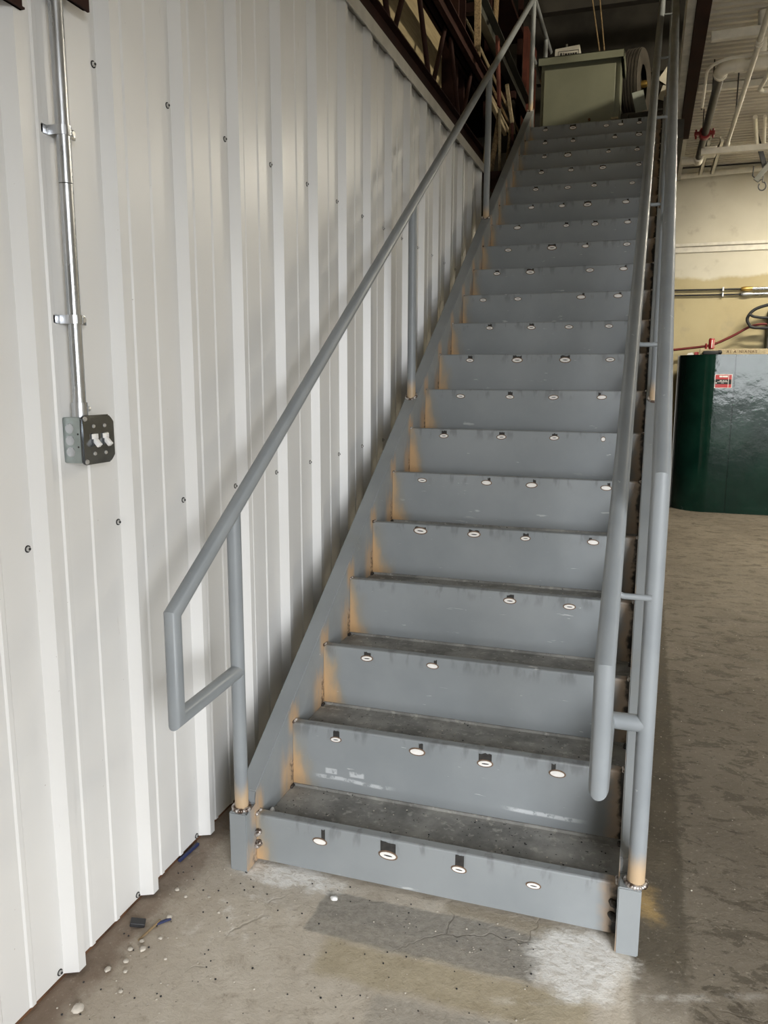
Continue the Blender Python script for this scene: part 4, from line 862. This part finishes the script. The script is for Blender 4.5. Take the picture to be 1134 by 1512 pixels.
cn2 = empty('drink_can', (1.715, 7.58, TH), 'red and white drink can standing on the tank board', 'can')
zc = TH+0.063
b = BM(); tube(b, [(1.715, 7.54, zc), (1.715, 7.54, zc+0.006), (1.715, 7.54, zc+0.012), (1.715, 7.54, zc+0.098), (1.715, 7.54, zc+0.108), (1.715, 7.54, zc+0.112)], [0.024, 0.029, 0.032, 0.032, 0.027, 0.028], 20); build('body', b, 'cred', cn2, smooth=True)
b = BM(); box(b, 1.712, 1.722, 7.5055, 7.509, zc+0.012, zc+0.096); box(b, 1.735, 1.739, 7.511, 7.515, zc+0.012, zc+0.096); build('stripe', b, 'cwhite', cn2)
b = BM(); tube(b, [(1.715, 7.54, zc+0.112), (1.715, 7.54, zc+0.114)], 0.027, 20); build('lid', b, 'galv', cn2, smooth=True)
b = BM(); tube(b, [(1.66, 7.54, zc), (1.66, 7.54, zc+0.045)], 0.012, 12); ball(b, (1.66, 7.54, zc+0.05), 0.013); tag(build('valve_cap', b, 'red', loc=(1.66, 7.54, zc), smooth=True), 'small red valve cap beside the drink can', 'cap')
b = BM(); box(b, 1.63, 1.79, 7.46, 7.515, TH+0.001, TH+0.042, 0.008); ball(b, (1.80, 7.49, TH+0.026), 0.025); tag(build('torch', b, 'rubber', loc=(1.7, 7.49, TH), smooth=True), 'black torch lying on the tank edge', 'torch')
b = BM(); prism(b, [(1.47, TH+0.001), (1.545, TH+0.001), (1.53, TH+0.03), (1.485, TH+0.022)], 'y', 7.63, 7.70, 0); box(b, 1.55, 1.595, 7.62, 7.68, TH+0.001, TH+0.034, 0.004, mi=1)
tag(build('crumpled_wrapper', b, ['cwhite', 'cred'], loc=(1.5, 7.6, TH)), 'white and red crumpled wrapper on the rounded end of the tank', 'wrapper')

# ================================================================== floor debris
def pebble(x, y, r, mat, label, cat='pebble', group='pebbles on the concrete', flat=0.55):
    b = BM(); vs_ = ball(b, (x, y, r*flat*0.85), r, 8, 6, (1, random.uniform(0.7, 1.2), flat))
    for v in vs_: v.co += Vector((random.uniform(-1, 1), random.uniform(-1, 1), random.uniform(-0.3, 0.6)))*r*0.16
    mz = min(v.co.z for v in b.verts); bmesh.ops.translate(b, verts=b.verts, vec=(0, 0, 0.0005-mz))
    return tag(build('pebble', b, mat, loc=(x, y, 0), smooth=True), label, cat, group)
PE = [(-0.13, -0.66, 0.014), (-0.145, -0.53, 0.008), (-0.12, -0.49, 0.0075), (-0.135, -0.45, 0.007), (-0.105, -0.44, 0.009), (-0.125, -0.415, 0.007), (-0.10, -0.52, 0.006),
      (-0.085, -0.39, 0.006), (-0.11, -0.31, 0.008), (-0.155, -0.20, 0.007), (-0.115, -0.22, 0.006), (0.01, -0.25, 0.005), (-0.05, -0.2, 0.005), (-0.03, -0.45, 0.005), (-0.07, -0.58, 0.006)]
for x, y, r in PE: pebble(x, y, r, 'stone', 'pale chip of stone on the dirty floor along the ribbed wall')
pebble(0.295, -0.095, 0.011, 'toggle', 'single white chip on the dark floor patch before the bottom step', group=None)
pebble(1.13, -0.62, 0.010, 'stone', 'pale stone chip in front of the open-side stringer foot', group=None) if False else None
b = BM(); mt = Matrix.Translation((-0.175, -0.362, 0.008)) @ Matrix.Rotation(0.5, 4, 'Z') @ Matrix.Rotation(0.25, 4, 'Y'); box(b, -0.020, 0.020, -0.013, 0.013, -0.006, 0.006, 0.002, mat=mt)
tag(build('scrap_block', b, 'scrap', loc=(-0.175, -0.36, 0)), 'small black plastic scrap at the foot of the ribbed wall', 'scrap')
b = BM(); tube(b, [(-0.135, -0.415, 0.004), (-0.125, -0.33, 0.0045)], [0.003, 0.0036], 8); tag(build('twig', b, 'lumber', loc=(-0.13, -0.37, 0), smooth=True), 'thin brown stick on the floor by the black scrap', 'stick')
b = BM(); box(b, -0.02, 0.02, -0.004, 0.004, -0.002, 0.003, 0.001, mat=Matrix.Translation((-0.115, -0.33, 0.003)) @ Matrix.Rotation(0.9, 4, 'Z')); tag(build('plastic_sliver', b, 'blue', loc=(-0.115, -0.33, 0)), 'blue plastic sliver on the floor beside the stick', 'sliver')
b = BM(); box(b, -0.05, 0.05, -0.005, 0.005, -0.003, 0.005, 0.002, mat=Matrix.Translation((-0.222, -0.03, 0.004)) @ Matrix.Rotation(1.5, 4, 'Z')); tag(build('plastic_strip', b, 'blue', loc=(-0.205, -0.03, 0)), 'dark blue plastic strip under the ribbed wall edge', 'strip')
b = BM()
for i in range(420):
    if i < 260: x, y = random.uniform(-0.2, 0.9), random.uniform(-0.75, -0.02)
    else: x, y = random.uniform(1.14, 2.2), random.uniform(-0.6, 3.0)
    r = random.uniform(0.0012, 0.0032); q = bmesh.ops.create_icosphere(b, subdivisions=1, radius=r); mi = 0 if random.random() < 0.5 else 1
    for v in q['verts']: v.co = Vector((v.co.x, v.co.y, v.co.z*0.6+r*0.6)) + Vector((x, y, 0))
    for f in set(f for v in q['verts'] for f in v.link_faces): f.material_index = mi
o = build('grit', b, ['stone', 'scrap']); tag(o, 'scattered fine grit and dark crumbs on the concrete floor', 'grit'); o['kind'] = 'stuff'
b = BM()
for i in range(240):
    n = random.choice((1, 1, 1, 2, 2, 3, 4)); yy, zz = nos(n); x, y = random.uniform(0.03, W-0.03), yy+random.uniform(0.05, G-0.02); r = random.uniform(0.001, 0.0032)
    q = bmesh.ops.create_icosphere(b, subdivisions=1, radius=r); mi = 0 if random.random() < 0.45 else 1
    for v in q['verts']: v.co = Vector((v.co.x, v.co.y, v.co.z*0.6+r*0.6)) + Vector((x, y, zz-0.045))
    for f in set(f for v in q['verts'] for f in v.link_faces): f.material_index = mi
o = build('weld_spatter', b, ['stone', 'scrap'], st); tag(o, 'weld spatter and crumbs lying in the lower step pans'); o['kind'] = 'stuff'
